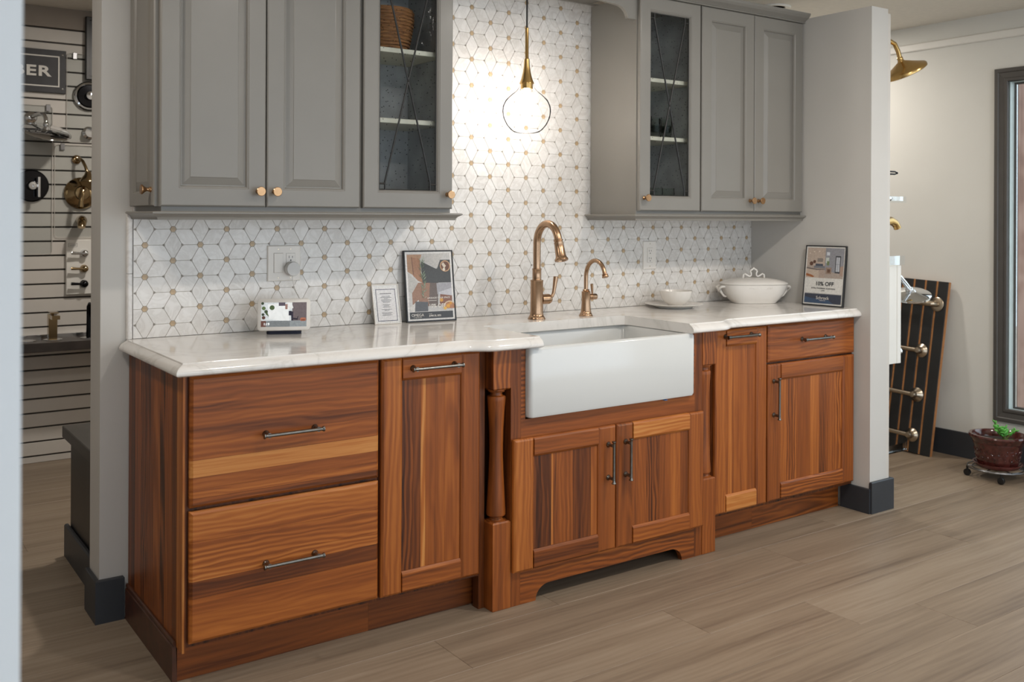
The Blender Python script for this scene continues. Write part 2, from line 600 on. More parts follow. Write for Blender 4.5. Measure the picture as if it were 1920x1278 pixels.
# right-hand room wall with its window opening
YW0, YW1, ZW0, ZW1 = -2.10, -0.600, 0.30, 2.06
mb = MB()
mb.box(4.215, 4.285, YW1, 2.42, 0, 2.435)
mb.box(4.215, 4.285, -3.6, YW0, 0, 2.435)
mb.box(4.215, 4.285, YW0, YW1, 0, ZW0)
mb.box(4.215, 4.285, YW0, YW1, ZW1, 2.435)
struct(mb.build('wall_right', 'wall_paint_far'))
mb = MB()
mb.box(4.200, 4.2148, -3.6, 2.35, 0, 0.138)
struct(mb.build('baseboard_right', 'base_black'))
mb = MB()
prof = [(4.2148, 2.292), (4.204, 2.292), (4.199, 2.297), (4.199, 2.330), (4.206, 2.336), (4.2148, 2.336)]
mb.loft([[(x, -3.6, z) for x, z in prof], [(x, 2.35, z) for x, z in prof]])
struct(mb.build('trim_1', 'trim_white'))
# window: stepped casing, jamb, sash and pane
EXW = lambda u, v, w: (4.215 - w, -u, v)
wn = MB()
wn.rect(EXW, -YW1 - 0.07, -YW0 + 0.07, ZW0 - 0.062, ZW1 + 0.068,
        [(0, 0.0002), (0, 0.018), (0.004, 0.022), (0.020, 0.022), (0.024, 0.017), (0.050, 0.013), (0.056, 0.017), (0.068, 0.017), (0.0715, 0.012), (0.0715, 0.0002)], cap0=False, cap1=False)
wo = struct(wn.build('window_1', 'bronze_frame'))
j = MB()
j.rect(EXW, -YW1, -YW0, ZW0, ZW1, [(0.0005, -0.001), (0.0005, -0.044), (0.006, -0.044), (0.006, -0.001)], cap0=False, cap1=False)
j.build('jamb', plain('pale_jamb_paint', '#b9c6c6', 0.5), wo)
s_ = MB()
s_.rect(EXW, -YW1, -YW0, ZW0, ZW1, [(0.0005, -0.0445), (0.0005, -0.066), (0.016, -0.066), (0.016, -0.0445)], cap0=False, cap1=False)
s_.f += [[0, 1, 13, 12], [1, 2, 14, 13], [2, 3, 15, 14], [3, 0, 12, 15]]
s_.build('sash', 'bronze_frame', wo)
MB().box(4.268, 4.272, YW0 + 0.0165, YW1 - 0.0165, ZW0 + 0.0165, ZW1 - 0.0165).build('pane', 'glass_window', wo)

# far wall of slats behind the partition
wf = struct(MB().box(-3.2, 4.2148, 2.372, 2.42, 0, 2.4345).build('wall_far', 'slat_groove'))
zz = 0.0364
MB().box(-2.4, 2.4, 2.360, 2.3719, 0.002, 0.0318).build('slat', 'slat_white', wf)
while zz < 2.27:
    MB().rect(FR, -2.4, 2.4, zz + 0.0046, zz + 0.0716, [(0, -2.3719), (0, -2.361), (0.001, -2.360)]).build('slat', 'slat_white', wf)
    zz += 0.0762
MB().box(-2.4, 2.4, 2.352, 2.3719, zz + 0.004, 2.434).build('header_board', plain('taupe_header_board', '#8f857b', 0.6, var=0.03), wf)

struct(MB().box(-3.2, -3.05, -6.0, 2.37, 0, 2.4345).build('wall_left', 'wall_paint'))
# end of the wall beside the photographer
struct(MB().box(-2.2, -0.806, -2.36, -2.20, 0.0005, 2.4345).build('wall_front', 'wall_fore'))

# outside the window
struct(MB().box(4.41, 12.0, -8.0, 6.0, -0.35, -0.10).build('ground', 'carpet_ground'))
tag(MB().rect(UPM, 4.47, 4.56, -0.519, -0.430, [(0, -0.10), (0, 3.2)]).build('porch_post', 'outdoor_wood', tone=0.6, seed=0.3),
    'rough reddish wooden porch post outside the window', 'post')
fe = thing('board_fence', 'brown board fence standing beyond the window', 'fence', (6.6, 0.4, -0.10))
for i in range(20):
    MB().box(6.6, 6.63, -1.4 + i * 0.155, -1.4 + i * 0.155 + 0.148, -0.10, 1.89).build('board', 'outdoor_wood', fe, tone=random.uniform(0.3, 0.6))
MB().box(6.632, 6.67, -1.4, 1.7, 0.3, 0.38).build('rail', 'outdoor_wood', fe, tone=0.4)

# recessed downlight trim on the ceiling above the partition
rl = thing('recessed_light', 'white round recessed ceiling light ring above the right wall cabinets', 'ceiling light', (3.13, 0.08, 2.4348))
MB().lathe([(0.060, -0.0005), (0.062, -0.006), (0.085, -0.008), (0.090, -0.003), (0.090, 0.0)], (3.13, 0.08, 2.4345), seg=40, cap0=False, cap1=False).build('trim_ring', 'trim_white', rl, 40)
MB().lathe([(0.0, -0.001), (0.059, -0.001)], (3.13, 0.08, 2.4343), seg=40, cap0=True, cap1=True).build('lens', 'plastic_white', rl)

# ================================================================== BACKSPLASH
TD, TZ0 = 0.1058, 1.2756
TS = TD * math.sqrt(3)
XL, XR, ZB, ZT = -0.1285, 2.8745, 0.9150, 2.262
bs = MB()
bs.box(-0.1285, 2.8752, 0.0022, 0.0098, 0.9145, 1.40).box(0.86, 1.86, 0.0022, 0.0098, 1.40, 2.27)
BS = bs.build('backsplash', 'grout')
tag(BS, 'white marble mosaic backsplash of six-petal flowers with tan dots', 'backsplash')

def clip(poly):
    for ax, val, sg in ((0, XL, 1), (0, XR, -1), (1, ZB, 1), (1, ZT, -1)):
        out = []
        for i in range(len(poly)):
            p, q = poly[i], poly[(i + 1) % len(poly)]
            dp, dq = sg * (p[ax] - val), sg * (q[ax] - val)
            if dp >= 0:
                out.append(p)
            if dp * dq < 0:
                t = dp / (dp - dq)
                out.append((p[0] + (q[0] - p[0]) * t, p[1] + (q[1] - p[1]) * t))
        poly = out
        if len(poly) < 3:
            return []
    return poly

def tile_mb(poly, mb=None, ch=0.0007):
    cx = sum(p[0] for p in poly) / len(poly)
    cz = sum(p[1] for p in poly) / len(poly)
    r = max(0.002, sum(math.hypot(p[0] - cx, p[1] - cz) for p in poly) / len(poly))
    k = 1 - ch / r
    mb = mb or MB()
    mb.loft([[(p[0], 0.0060, p[1]) for p in poly], [(p[0], ch, p[1]) for p in poly],
             [(cx + (p[0] - cx) * k, 0.0, cz + (p[1] - cz) * k) for p in poly]], cap0=False)
    return mb

def in_zone(x, z, m=0.03):
    if not (XL - m < x < XR + m and ZB - m < z < ZT + m):
        return False
    return z < 1.385 or 0.885 < x < 1.84

fct = 0.978
hl, hw = TD / 2, TD / (2 * math.sqrt(3))
L2, W2 = hl * fct, hw * fct
aL = hl - 0.0102
wL = W2 * (1 - aL / L2)
wC = hw - 0.0036
aC = L2 * (1 - wC / W2)
BASEP = [(aL, -wL), (aL, wL), (aC, wC), (-aC, wC), (-aL, wL), (-aL, -wL), (-aC, -wC), (aC, -wC)]
hexd = [(0.0097 * math.cos(R(60 * i)), 0.0097 * math.sin(R(60 * i))) for i in range(6)]
petals, dots_, chips = [], [], []
for ih in range(-4, 36):
    for im in range(-22, 14):
        if (ih + im) % 2:
            continue
        px, pz = ih * 0.5 * TS, TZ0 - im * 0.5 * TD
        if in_zone(px, pz):
            dots_.append((px, pz))
        for ang in (90, 30, 150):
            dx, dz = math.cos(R(ang)), math.sin(R(ang))
            cx, cz = px + dx * hl, pz + dz * hl
            if in_zone(cx, cz, 0.05):
                poly = clip([(cx + dx * a - dz * b, cz + dz * a + dx * b) for a, b in BASEP])
                if len(poly) > 2:
                    petals.append((cx, cz, ang, poly))
        for sg in (1, -1):
            cx = px + sg * TS / 3
            if in_zone(cx, pz, 0.0):
                tri = [(cx + 0.0033 * sg * math.cos(R(a)), pz + 0.0033 * math.sin(R(a))) for a in (0, 120, 240)]
                tri = clip(tri)
                if len(tri) > 2:
                    chips.append(tri)
def seen(c):
    x, z = c[0], c[1]
    vis = z < 1.33 or (0.93 < x < 1.80 and z < 2.24)
    return (0 if vis else 100) + math.hypot(x + 0.95, 3.35)
petals.sort(key=seen)
PROTO = {}
for cx, cz, ang, poly in petals[:300]:
    full = len(poly) == 8
    if full:
        if ang not in PROTO:
            o = tile_mb([(p[0] - cx, p[1] - cz) for p in poly]).build('marble_tile', 'marble', BS)
            PROTO[ang] = o
        else:
            o = PROTO[ang].copy()
            COL.objects.link(o)
        o.location = (cx, 0, cz)
    else:
        o = tile_mb(poly).build('marble_tile', 'marble', BS)
    o['seed'] = random.uniform(0, 10)
rest = MB()
for cx, cz, ang, poly in petals[300:]:
    tile_mb(poly, rest)
o = rest.build('marble_tiles', 'marble', BS)
o['kind'] = 'stuff'
o['seed'] = 0.45
first = None
for px, pz in dots_:
    poly = clip([(px + a, pz + b) for a, b in hexd])
    if len(poly) == 6:
        if first is None:
            first = o = tile_mb([(a, b) for a, b in hexd], ch=0.0005).build('tan_dot', 'tile_tan', BS)
        else:
            o = first.copy()
            COL.objects.link(o)
        o.location = (px, 0, pz)
    elif len(poly) > 2:
        tile_mb(poly, ch=0.0005).build('tan_dot', 'tile_tan', BS)
cm = MB()
for t in chips:
    tile_mb(t, cm, 0.0003)
o = cm.build('grey_chips', 'tile_grey', BS)
o['kind'] = 'stuff'
for z0, z1 in ((0.9150, 1.1290), (1.1305, 1.335)):
    pr = [(-0.1490, 0.0098), (-0.1490, 0.002), (-0.1475, -0.003), (-0.1440, -0.0055), (-0.1360, -0.0055), (-0.1320, -0.003), (-0.1300, 0.001), (-0.1300, 0.0098)]
    MB().loft([[(x, y, z0) for x, y in pr], [(x, y, z1) for x, y in pr]]).build('pencil_trim', 'marble', BS, 40)['seed'] = z0

# ================================================================== WALNUT BASE CABINETS
def bar_pull(parent, c, axis, length, yf):
    """bar on two posts with turned ends, standing off the face yf"""
    x, z = c
    yb = yf - 0.031
    h = length / 2
    m = MB()
    ax = 'X' if axis == 'X' else 'Z'
    m.lathe([(0.0045, -h), (0.0082, -h + 0.001), (0.0082, -h + 0.004), (0.0056, -h + 0.007), (0.0052, -h + 0.012), (0.0052, h - 0.012), (0.0056, h - 0.007), (0.0082, h - 0.004), (0.0082, h - 0.001), (0.0045, h)],
            (x, yb, z), ax, 14)
    for s in (-1, 1):
        d = s * (h - 0.018)
        o = (x + d, yf, z) if axis == 'X' else (x, yf, z + d)
        m.lathe([(0.0105, 0.0), (0.0105, 0.002), (0.0075, 0.006), (0.0055, 0.011), (0.0062, 0.024), (0.0075, 0.031)], o, 'Y', 14, sgn=-1)
    return m.build('handle', 'pewter', parent, 40)

def stile_mb(x0, x1, z0, z1, wf, th, ins):
    l, r, b, t = ins
    f = lambda a: 0.0 if a == 0 else 0.4
    mid = (l * 0.35, r * 0.35, b * 0.35, t * 0.35)
    return MB().rect(FR, x0, x1, z0, z1, [(0, wf - th), (0, wf - 0.0065), (mid, wf - 0.0035), ((l, r, b, t), wf)])

def wood_door(parent, x0, x1, z0, z1, yf, boards, tones=(0.55, 0.5, 0.5, 0.55), sw=0.076, rw=0.068, rwt=None, name='door', th=0.0195):
    """frame-and-panel door: two stiles, two rails and a panel of glued boards"""
    wf = -yf
    rwt = rwt or rw
    d = MB().box(x0 + 0.004, x1 - 0.004, yf + 0.0165, yf + th, z0 + 0.004, z1 - 0.004).build(name, 'walnut_v', parent, tone=0.3)
    O, I = 0.0075, 0.0085
    stile_mb(x0, x0 + sw, z0, z1, wf, th - 0.003, (O, I, O, O)).build('stile', 'walnut_v', d, tone=tones[0])
    stile_mb(x1 - sw, x1, z0, z1, wf, th - 0.003, (I, O, O, O)).build('stile', 'walnut_v', d, tone=tones[1])
    stile_mb(x0 + sw, x1 - sw, z1 - rwt, z1, wf, th - 0.003, (0, 0, I, O)).build('rail', 'walnut_h', d, tone=tones[2])
    stile_mb(x0 + sw, x1 - sw, z0, z0 + rw, wf, th - 0.003, (0, 0, O, I)).build('rail', 'walnut_h', d, tone=tones[3])
    tot = sum(b[0] for b in boards)
    u = x0 + sw
    for wd, tn in boards:
        u1 = u + (x1 - x0 - 2 * sw) * wd / tot
        MB().rect(FR, u, u1, z0 + rw, z1 - rwt, [(0, wf - 0.0164), (0, wf - 0.0092), ((0.0004, 0.0004, 0, 0), wf - 0.0088)]).build('board', 'walnut_v', d, tone=tn)
        u = u1
    return d

def wood_drawer(parent, x0, x1, z0, z1, yf, boards, th=0.0195):
    """slab drawer front glued up from horizontal boards, listed from the top down"""
    wf = -yf
    d = MB().box(x0 + 0.004, x1 - 0.004, yf + 0.0155, yf + th, z0 + 0.004, z1 - 0.004).build('drawer_front', 'walnut_h', parent, tone=0.3)
    tot = sum(b[0] for b in boards)
    v = z1
    O = 0.0085
    for i, b_ in enumerate(boards):
        hh = (z1 - z0) * b_[0] / tot
        t = O if i == 0 else 0.0002
        b = O if i == len(boards) - 1 else 0.0002
        mid = (O * 0.35, O * 0.35, b * 0.35, t * 0.35)
        MB().rect(FR, x0, x1, v - hh, v, [(0, wf - 0.0154), (0, wf - 0.0065), (mid, wf - 0.0035), ((O, O, b, t), wf)]).build('board', 'walnut_h', d, tone=b_[1], seed=b_[2] if len(b_) > 2 else None)
        v -= hh
    return d

YF = -0.617
# --- two-drawer cabinet at the left end
c1 = thing('base_cabinet', 'walnut base cabinet with two deep drawers at the left end of the counter', 'cabinet', (0.16, -0.3, 0))
MB().box(-0.1305, 0.4640, -0.597, -0.001, 0.115, 0.8755).build('carcass', 'walnut_v', c1, tone=0.22)
sp = MB().box(-0.1345, -0.1306, -0.597, -0.001, 0.10, 0.8755).build('side_panel', 'walnut_s', c1, tone=0.3)
u = 0.001
for wd, tn in ((0.035, .36), (0.045, .24), (0.07, .5), (0.06, .33), (0.085, .4), (0.075, .5), (0.05, .3), (0.075, .47), (0.045, .33), (0.056, .62)):
    MB().rect(LF, u, u + wd, 0.10, 0.8755, [(0, 0.1346), (0, 0.1400), (0.0003, 0.1403)]).build('board', 'walnut_s', sp, tone=tn)
    u += wd
MB().box(-0.1365, 0.4645, -0.538, -0.520, 0.0003, 0.1148).build('toe_kick', 'walnut_h', c1, tone=0.34)
pr = [(-0.1366, 0.0003), (-0.1505, 0.0003), (-0.1505, 0.098), (-0.1475, 0.1005), (-0.1475, 0.103), (-0.1495, 0.107), (-0.1485, 0.113), (-0.145, 0.1155), (-0.1406, 0.1155)]
MB().loft([[(x, -0.0065, z) for x, z in pr], [(x, -0.540, z) for x, z in pr]]).build('base_molding', plain('dark_walnut_molding', '#4c2a19', 0.35, var=0.3, scale=25), c1, 35)
d = wood_drawer(c1, -0.126, 0.459, 0.5065, 0.8740, YF, [(0.64, .47, .31), (.13, .76), (.09, .44), (.07, .56), (.07, .40)])
bar_pull(d, (0.168, 0.689), 'X', 0.188, YF)
d = wood_drawer(c1, -0.126, 0.459, 0.1280, 0.4960, YF, [(0.23, .63), (.20, .52), (.10, .58), (.13, .27), (.34, .52, .64)])
bar_pull(d, (0.170, 0.312), 'X', 0.188, YF)

# --- pull-out cabinet left of the sink
c2 = thing('base_cabinet', 'narrow walnut cabinet with one tall door and top handle left of the sink', 'cabinet', (0.655, -0.3, 0))
MB().box(0.4650, 0.8460, -0.597, -0.001, 0.115, 0.8755).build('carcass', 'walnut_v', c2, tone=0.22)
MB().box(0.4650, 0.8680, -0.538, -0.520, 0.0003, 0.1148).build('toe_kick', 'walnut_h', c2, tone=0.32)
MB().box(0.8462, 0.8690, -0.594, -0.560, 0.0003, 0.8755).build('filler', 'walnut_v', c2, tone=0.24)
d = wood_door(c2, 0.4690, 0.8370, 0.1260, 0.8740, YF, [(.19, .33), (.13, .30), (.08, .68), (.33, .46), (.27, .48)], (.56, .44, .5, .45), sw=0.0745, rwt=0.0735)
bar_pull(d, (0.656, 0.838), 'X', 0.190, YF)

# --- sink cabinet with turned posts
c3 = thing('sink_cabinet', 'walnut sink cabinet with turned corner posts, two doors and arched base', 'cabinet', (1.4015, -0.33, 0))
MB().box(0.9435, 0.9580, -0.6205, -0.001, 0.10, 0.8755).build('side_panel', 'walnut_s', c3, tone=0.3)
MB().box(1.8450, 1.8595, -0.6205, -0.001, 0.10, 0.8755).build('side_panel', 'walnut_s', c3, tone=0.3)
MB().box(0.9581, 1.8449, -0.6205, -0.001, 0.10, 0.118).build('floor_panel', 'walnut_h', c3, tone=0.3)
MB().box(0.9581, 1.8449, -0.50, -0.485, 0.0003, 0.0998).build('toe_kick', 'walnut_h', c3, tone=0.25)
YS = -0.6425
MB().box(0.9432, 0.985, YS, -0.6206, 0.0003, 0.8755).build('stile', 'walnut_v', c3, tone=0.38)
MB().box(1.818, 1.8598, YS, -0.6206, 0.0003, 0.8755).build('stile', 'walnut_v', c3, tone=0.36)
MB().box(0.9852, 1.0035, YS, -0.6206, 0.6302, 0.8755).build('corner_block', 'walnut_h', c3, tone=0.40)
MB().box(1.7995, 1.8178, YS, -0.6206, 0.6302, 0.8755).build('corner_block', 'walnut_h', c3, tone=0.38)
MB().box(0.9852, 1.8178, YS, -0.6206, 0.560, 0.630).build('rail', 'walnut_h', c3, tone=0.40)
pts = [(0.9852, 0.118), (0.9852, 0.0003), (1.049, 0.0003)]
for i in range(9):                                             # left arch
    a = R(180 - 90 * i / 8)
    pts.append((1.109 + 0.058 * math.cos(a), 0.002 + 0.050 * math.sin(a)))
for i in range(9):
    a = R(90 - 90 * i / 8)
    pts.append((1.694 + 0.058 * math.cos(a), 0.002 + 0.050 * math.sin(a)))
pts += [(1.7535, 0.0003), (1.8178, 0.0003), (1.8178, 0.118)]
MB().prism(pts, FR, 0.6206, -YS).build('arched_rail', 'walnut_h', c3, tone=0.40)
d = wood_door(c3, 0.9455, 1.3985, 0.1180, 0.5680, -0.6630, [(.27, .30), (.03, .62), (.30, .42), (.28, .30), (.10, .56)], (.60, .48, .46, .38), sw=0.0835, rw=0.066)
bar_pull(d, (1.3600, 0.442), 'Z', 0.155, -0.6630)
d = wood_door(c3, 1.4025, 1.8530, 0.1180, 0.5680, -0.6630, [(.25, .46), (.20, .29), (.22, .46), (.18, .55), (.15, .34)], (.42, .50, .68, .50), sw=0.0800, rw=0.066)
bar_pull(d, (1.4430, 0.442), 'Z', 0.155, -0.6630)
for xc in (0.9065, 1.8965):
    yc = -0.6085
    hb = 0.0363
    UPo = lambda u, v, w: (u, v, w)
    p = MB()
    p.rect(UPo, xc - hb, xc + hb, yc - hb, yc + hb, [(0.001, 0.0003), (0, 0.002), (0, 0.291), (0.004, 0.2955)])
    p = p.build('post', 'walnut_v', c3, tone=0.47)
    t = MB().lathe([(0.0335, 0.2956), (0.0335, 0.2985), (0.026, 0.3005), (0.0225, 0.305), (0.0225, 0.309), (0.030, 0.312), (0.0325, 0.315), (0.0330, 0.325),
                    (0.0300, 0.38), (0.0262, 0.45), (0.0240, 0.51), (0.0235, 0.55), (0.0245, 0.60), (0.0280, 0.66), (0.0312, 0.700), (0.0318, 0.712), (0.0300, 0.716), (0.0215, 0.719), (0.0200, 0.724), (0.0200, 0.729),
                    (0.0280, 0.731), (0.0290, 0.7355), (0.0335, 0.7375), (0.0335, 0.7404)], (xc, yc, 0), 'Z', 32)
    t.build('turning', 'walnut_v', p, 35, tone=0.45)
    MB().rect(UPo, xc - hb, xc + hb, yc - hb, yc + hb, [(0.004, 0.7405), (0, 0.745), (0, 0.8755)]).build('top_block', 'walnut_v', p, tone=0.45)

# --- narrow cabinet right of the sink
c4 = thing('base_cabinet', 'narrow walnut cabinet with one tall door and top handle right of the sink', 'cabinet', (2.11, -0.3, 0))
MB().box(1.9570, 2.2745, -0.597, -0.001, 0.115, 0.8755).build('carcass', 'walnut_v', c4, tone=0.22)
MB().box(1.9345, 2.2745, -0.534, -0.516, 0.0003, 0.1148).build('toe_kick', 'walnut_h', c4, tone=0.38)
MB().box(1.9340, 1.9568, -0.594, -0.560, 0.0003, 0.8755).build('filler', 'walnut_v', c4, tone=0.34)
d = wood_door(c4, 1.9640, 2.2720, 0.1280, 0.8700, YF, [(.10, .48), (.12, .60), (.05, .44), (.45, .50), (.28, .45)], (.55, .50, .55, .71), sw=0.0640, rw=0.072, rwt=0.070)
bar_pull(d, (2.094, 0.842), 'X', 0.190, YF)

# --- drawer-over-door cabinet at the right end
c5 = thing('base_cabinet', 'walnut base cabinet with a drawer over a door at the right end', 'cabinet', (2.57, -0.3, 0))
MB().box(2.2750, 2.8700, -0.597, -0.001, 0.115, 0.8755).build('carcass', 'walnut_v', c5, tone=0.22)
MB().box(2.2750, 2.8610, -0.534, -0.516, 0.0003, 0.1148).build('toe_kick', 'walnut_h', c5, tone=0.38)
d = wood_drawer(c5, 2.2810, 2.8650, 0.7150, 0.8720, YF, [(.45, .46), (.55, .50)])
bar_pull(d, (2.575, 0.800), 'X', 0.195, YF)
d = wood_door(c5, 2.2810, 2.8650, 0.1300, 0.7060, YF, [(.10, .56), (.16, .44), (.22, .42), (.14, .58), (.12, .36), (.14, .48), (.12, .52)], (.42, .46, .48, .45), sw=0.082, rw=0.070)
bar_pull(d, (2.3130, 0.564), 'Z', 0.178, YF)

# ================================================================== COUNTERTOP
ct = MB()
def scurve(x0, y0, x1, y1, n=10):
    out = []
    for i in range(n + 1):
        t = i / n
        s = t * t * (3 - 2 * t)
        out.append((x0 + (x1 - x0) * t, y0 + (y1 - y0) * s))
    return out
YC, YB = -0.620, -0.664
CUTL, CUTR, CUTB = 1.047, 1.766, -0.292
path = [(-0.148, -0.0005, (-1, 0)), (-0.148, YC, (-1, -1))]
for x, y in scurve(0.765, YC, 0.868, YB):
    path.append((x, y, None))
path += [(CUTL, YB, (0, -1)), (CUTL, CUTB + 0.03, (0, 0)), (CUTL + 0.009, CUTB + 0.009, (0, 0)), (CUTL + 0.03, CUTB, (0, 0)),
         (CUTR - 0.03, CUTB, (0, 0)), (CUTR - 0.009, CUTB + 0.009 - 0.0, (0, 0)), (CUTR, CUTB + 0.03, (0, 0))]
path[-6] = (CUTL, CUTB - 0.03, (0, 0)); path[-5] = (CUTL + 0.009, CUTB - 0.009, (0, 0))
path[-2] = (CUTR - 0.009, CUTB - 0.009, (0, 0)); path[-1] = (CUTR, CUTB - 0.03, (0, 0))
path += [(CUTR, YB, (0, -1))]
for x, y in scurve(1.935, YB, 2.038, YC):
    path.append((x, y, None))
path += [(2.8752, YC, (0, -1)), (2.8752, -0.0005, (0, 0))]
dirs = []
for i, (x, y, dv) in enumerate(path):
    if dv is None:
        p, q = path[i - 1], path[i + 1]
        t = Vector((q[0] - p[0], q[1] - p[1])).normalized()
        dv = (t.y, -t.x)
    dirs.append(dv)
prof = [(0.0, 0.9140), (0.0012, 0.9125), (0.0020, 0.9100), (0.0100, 0.9055), (0.0170, 0.9010), (0.0205, 0.8965), (0.0235, 0.8915), (0.0245, 0.8865), (0.0230, 0.8820), (0.0185, 0.8785), (0.0120, 0.8765)]
loops = [[(x + dv[0] * o, y + dv[1] * o, z) for (x, y, _), dv in zip(path, dirs)] for o, z in prof]
ct.loft(loops, True, True)
CT = tag(ct.build('countertop', 'quartz', smooth=30), 'white veined quartz countertop with shaped edge and sink cut-out', 'countertop')

# ================================================================== SINK
def sink_loop(ins, z, r, y0=-0.667, y1=-0.245, x0=1.0065, x1=1.7965):
    return [(u, v, z) for u, v in rrect(x0 + ins, x1 - ins, y0 + ins, y1 - ins, r, 5)]
sk = MB()
def inner(i, z, r):
    return [(u, v, z) for u, v in rrect(1.0065 + i, 1.7965 - i, -0.667 + min(i, 0.024 + i * 0.25), -0.245 - min(i, 0.024 + i * 0.25), r, 5)]
sk.loft([sink_loop(0.014, 0.6325, 0.012), sink_loop(0.004, 0.6365, 0.014), sink_loop(0, 0.646, 0.015), sink_loop(0, 0.866, 0.015), sink_loop(0.003, 0.873, 0.014), sink_loop(0.009, 0.8762, 0.012),
         inner(0.022, 0.8762, 0.018), inner(0.028, 0.873, 0.02), inner(0.031, 0.866, 0.022), inner(0.036, 0.70, 0.03), inner(0.045, 0.678, 0.035), inner(0.075, 0.667, 0.03)])
SK = thing('farmhouse_sink', 'white fireclay apron-front farmhouse sink set into the counter', 'sink', (1.4015, -0.45, 0.632))
sk.build('basin', 'porcelain', SK, 40)
MB().lathe([(0.0, 0.0), (0.030, 0.0), (0.042, 0.002), (0.045, 0.0005)], (1.40, -0.45, 0.6675), seg=24, cap0=False, cap1=False).build('drain', 'chrome', SK, 40)
MB().box(1.640, 1.655, -0.662, -0.648, 0.6306, 0.6323).build('tape_scrap', 'tape_blue', SK)
mk = MB()
for i in (0, 1, 2, 4, 5):
    mk.box(1.455 + i * 0.009, 1.461 + i * 0.009, -0.2795, -0.2787, 0.7985, 0.8015)
mk.build('maker_mark', 'slot', SK)

# ================================================================== FAUCETS
def arc_path(y0, z0, r, rise, drop, a_end=180, n=14, x=0.0, lean=0.0):
    """goose-neck in the plane of x: up by rise, over a half circle towards -Y, then down by drop"""
    pts = [(x, y0, z0), (x, y0, z0 + rise * 0.5)]
    zc = z0 + rise
    for i in range(n + 1):
        a = R(a_end * i / n)
        pts.append((x, y0 - r + r * math.cos(a), zc + r * math.sin(a) * 1.12))
    e = Vector(pts[-1])
    t = (e - Vector(pts[-2])).normalized()
    pts.append(tuple(e + t * drop))
    return pts, t

ZC = 0.9142
fx, fy = 1.3684, -0.212
F1 = thing('kitchen_faucet', 'tall champagne bronze pull-down faucet behind the sink', 'faucet', (fx, fy, ZC))
MB().lathe([(0.0355, 0), (0.0355, 0.003), (0.0330, 0.007), (0.0325, 0.010), (0.0295, 0.013), (0.0270, 0.020), (0.0258, 0.030), (0.0252, 0.150), (0.0262, 0.152), (0.0262, 0.156), (0.0190, 0.158), (0.0178, 0.160), (0.0178, 0.196), (0.0190, 0.198), (0.0190, 0.202), (0.0150, 0.2035)],
           (fx, fy, ZC), 'Z', 32).build('body', 'bronze', F1, 35)
pts, t = arc_path(fy, ZC + 0.20, 0.070, 0.103, 0.0, 168, 16, fx)
MB().tube(pts, [0.0152] * len(pts), 18).build('spout', 'bronze', F1, 50)
e = Vector(pts[-1])
hd = MB().lathe([(0.0150, -0.002), (0.0185, 0.0), (0.0185, 0.003), (0.0165, 0.005), (0.0165, 0.008), (0.0190, 0.010), (0.0190, 0.012), (0.0180, 0.014), (0.0188, 0.030), (0.0205, 0.065), (0.0235, 0.072), (0.0262, 0.075), (0.0270, 0.080), (0.0250, 0.084), (0.0180, 0.084), (0.0170, 0.079), (0.0, 0.079)], (0, 0, 0), 'Z', 28)
q = Vector((0, 0, 1)).rotation_difference(t).to_matrix().to_4x4()
hd.xf(Matrix.Translation(e) @ q)
hd.build('spray_head', 'bronze', F1, 35)
hz = ZC + 0.078
h = MB().lathe([(0.0205, 0.020), (0.0205, 0.050), (0.0195, 0.051), (0.0195, 0.053), (0.0205, 0.054), (0.0205, 0.060), (0.0150, 0.069), (0.0095, 0.073), (0.0, 0.074)], (fx, fy, hz), 'X', 24)
h.tube([(fx + 0.066, fy, hz + 0.004), (fx + 0.077, fy, hz + 0.010), (fx + 0.084, fy, hz + 0.022), (fx + 0.088, fy, hz + 0.040), (fx + 0.096, fy, hz + 0.088), (fx + 0.0962, fy, hz + 0.0895)],
       [0.0065, 0.0068, 0.0070, 0.0074, 0.0105, 0.0085], 14)
h.build('handle', 'bronze', F1, 40)

gx, gy = 1.6165, -0.219
F2 = thing('beverage_faucet', 'small champagne bronze side faucet right of the tall one', 'faucet', (gx, gy, ZC))
MB().lathe([(0.0290, 0), (0.0290, 0.003), (0.0265, 0.006), (0.0262, 0.009), (0.0232, 0.012), (0.0210, 0.022), (0.0185, 0.050), (0.0183, 0.098), (0.0192, 0.100), (0.0150, 0.102), (0.0130, 0.104), (0.0145, 0.107), (0.0120, 0.110)],
           (gx, gy, ZC), 'Z', 28).build('body', 'bronze', F2, 35)
pts, t = arc_path(gy, ZC + 0.107, 0.060, 0.057, 0.004, 165, 14, gx)
MB().tube(pts, [0.0087] * len(pts), 14).build('spout', 'bronze', F2, 50)
e = Vector(pts[-1])
hd = MB().lathe([(0.0085, -0.002), (0.0125, 0.0), (0.0125, 0.003), (0.0105, 0.005), (0.0135, 0.007), (0.0140, 0.011), (0.0110, 0.014), (0.0, 0.014)], (0, 0, 0), 'Z', 20)
hd.xf(Matrix.Translation(e) @ Vector((0, 0, 1)).rotation_difference(t).to_matrix().to_4x4())
hd.build('aerator', 'bronze', F2, 35)
hz = ZC + 0.078
h = MB().lathe([(0.0125, 0.015), (0.0125, 0.024), (0.0117, 0.0245), (0.0117, 0.026), (0.0125, 0.0265), (0.0128, 0.052), (0.0110, 0.0545), (0.0, 0.055)], (gx, gy, hz), 'X', 22)
h.tube([(gx + 0.034, gy, hz + 0.010), (gx + 0.034, gy, hz + 0.016), (gx + 0.031, gy, hz + 0.052), (gx + 0.0308, gy, hz + 0.0535)], [0.0036, 0.0042, 0.0066, 0.0045], 12)
h.build('handle', 'bronze', F2, 40)

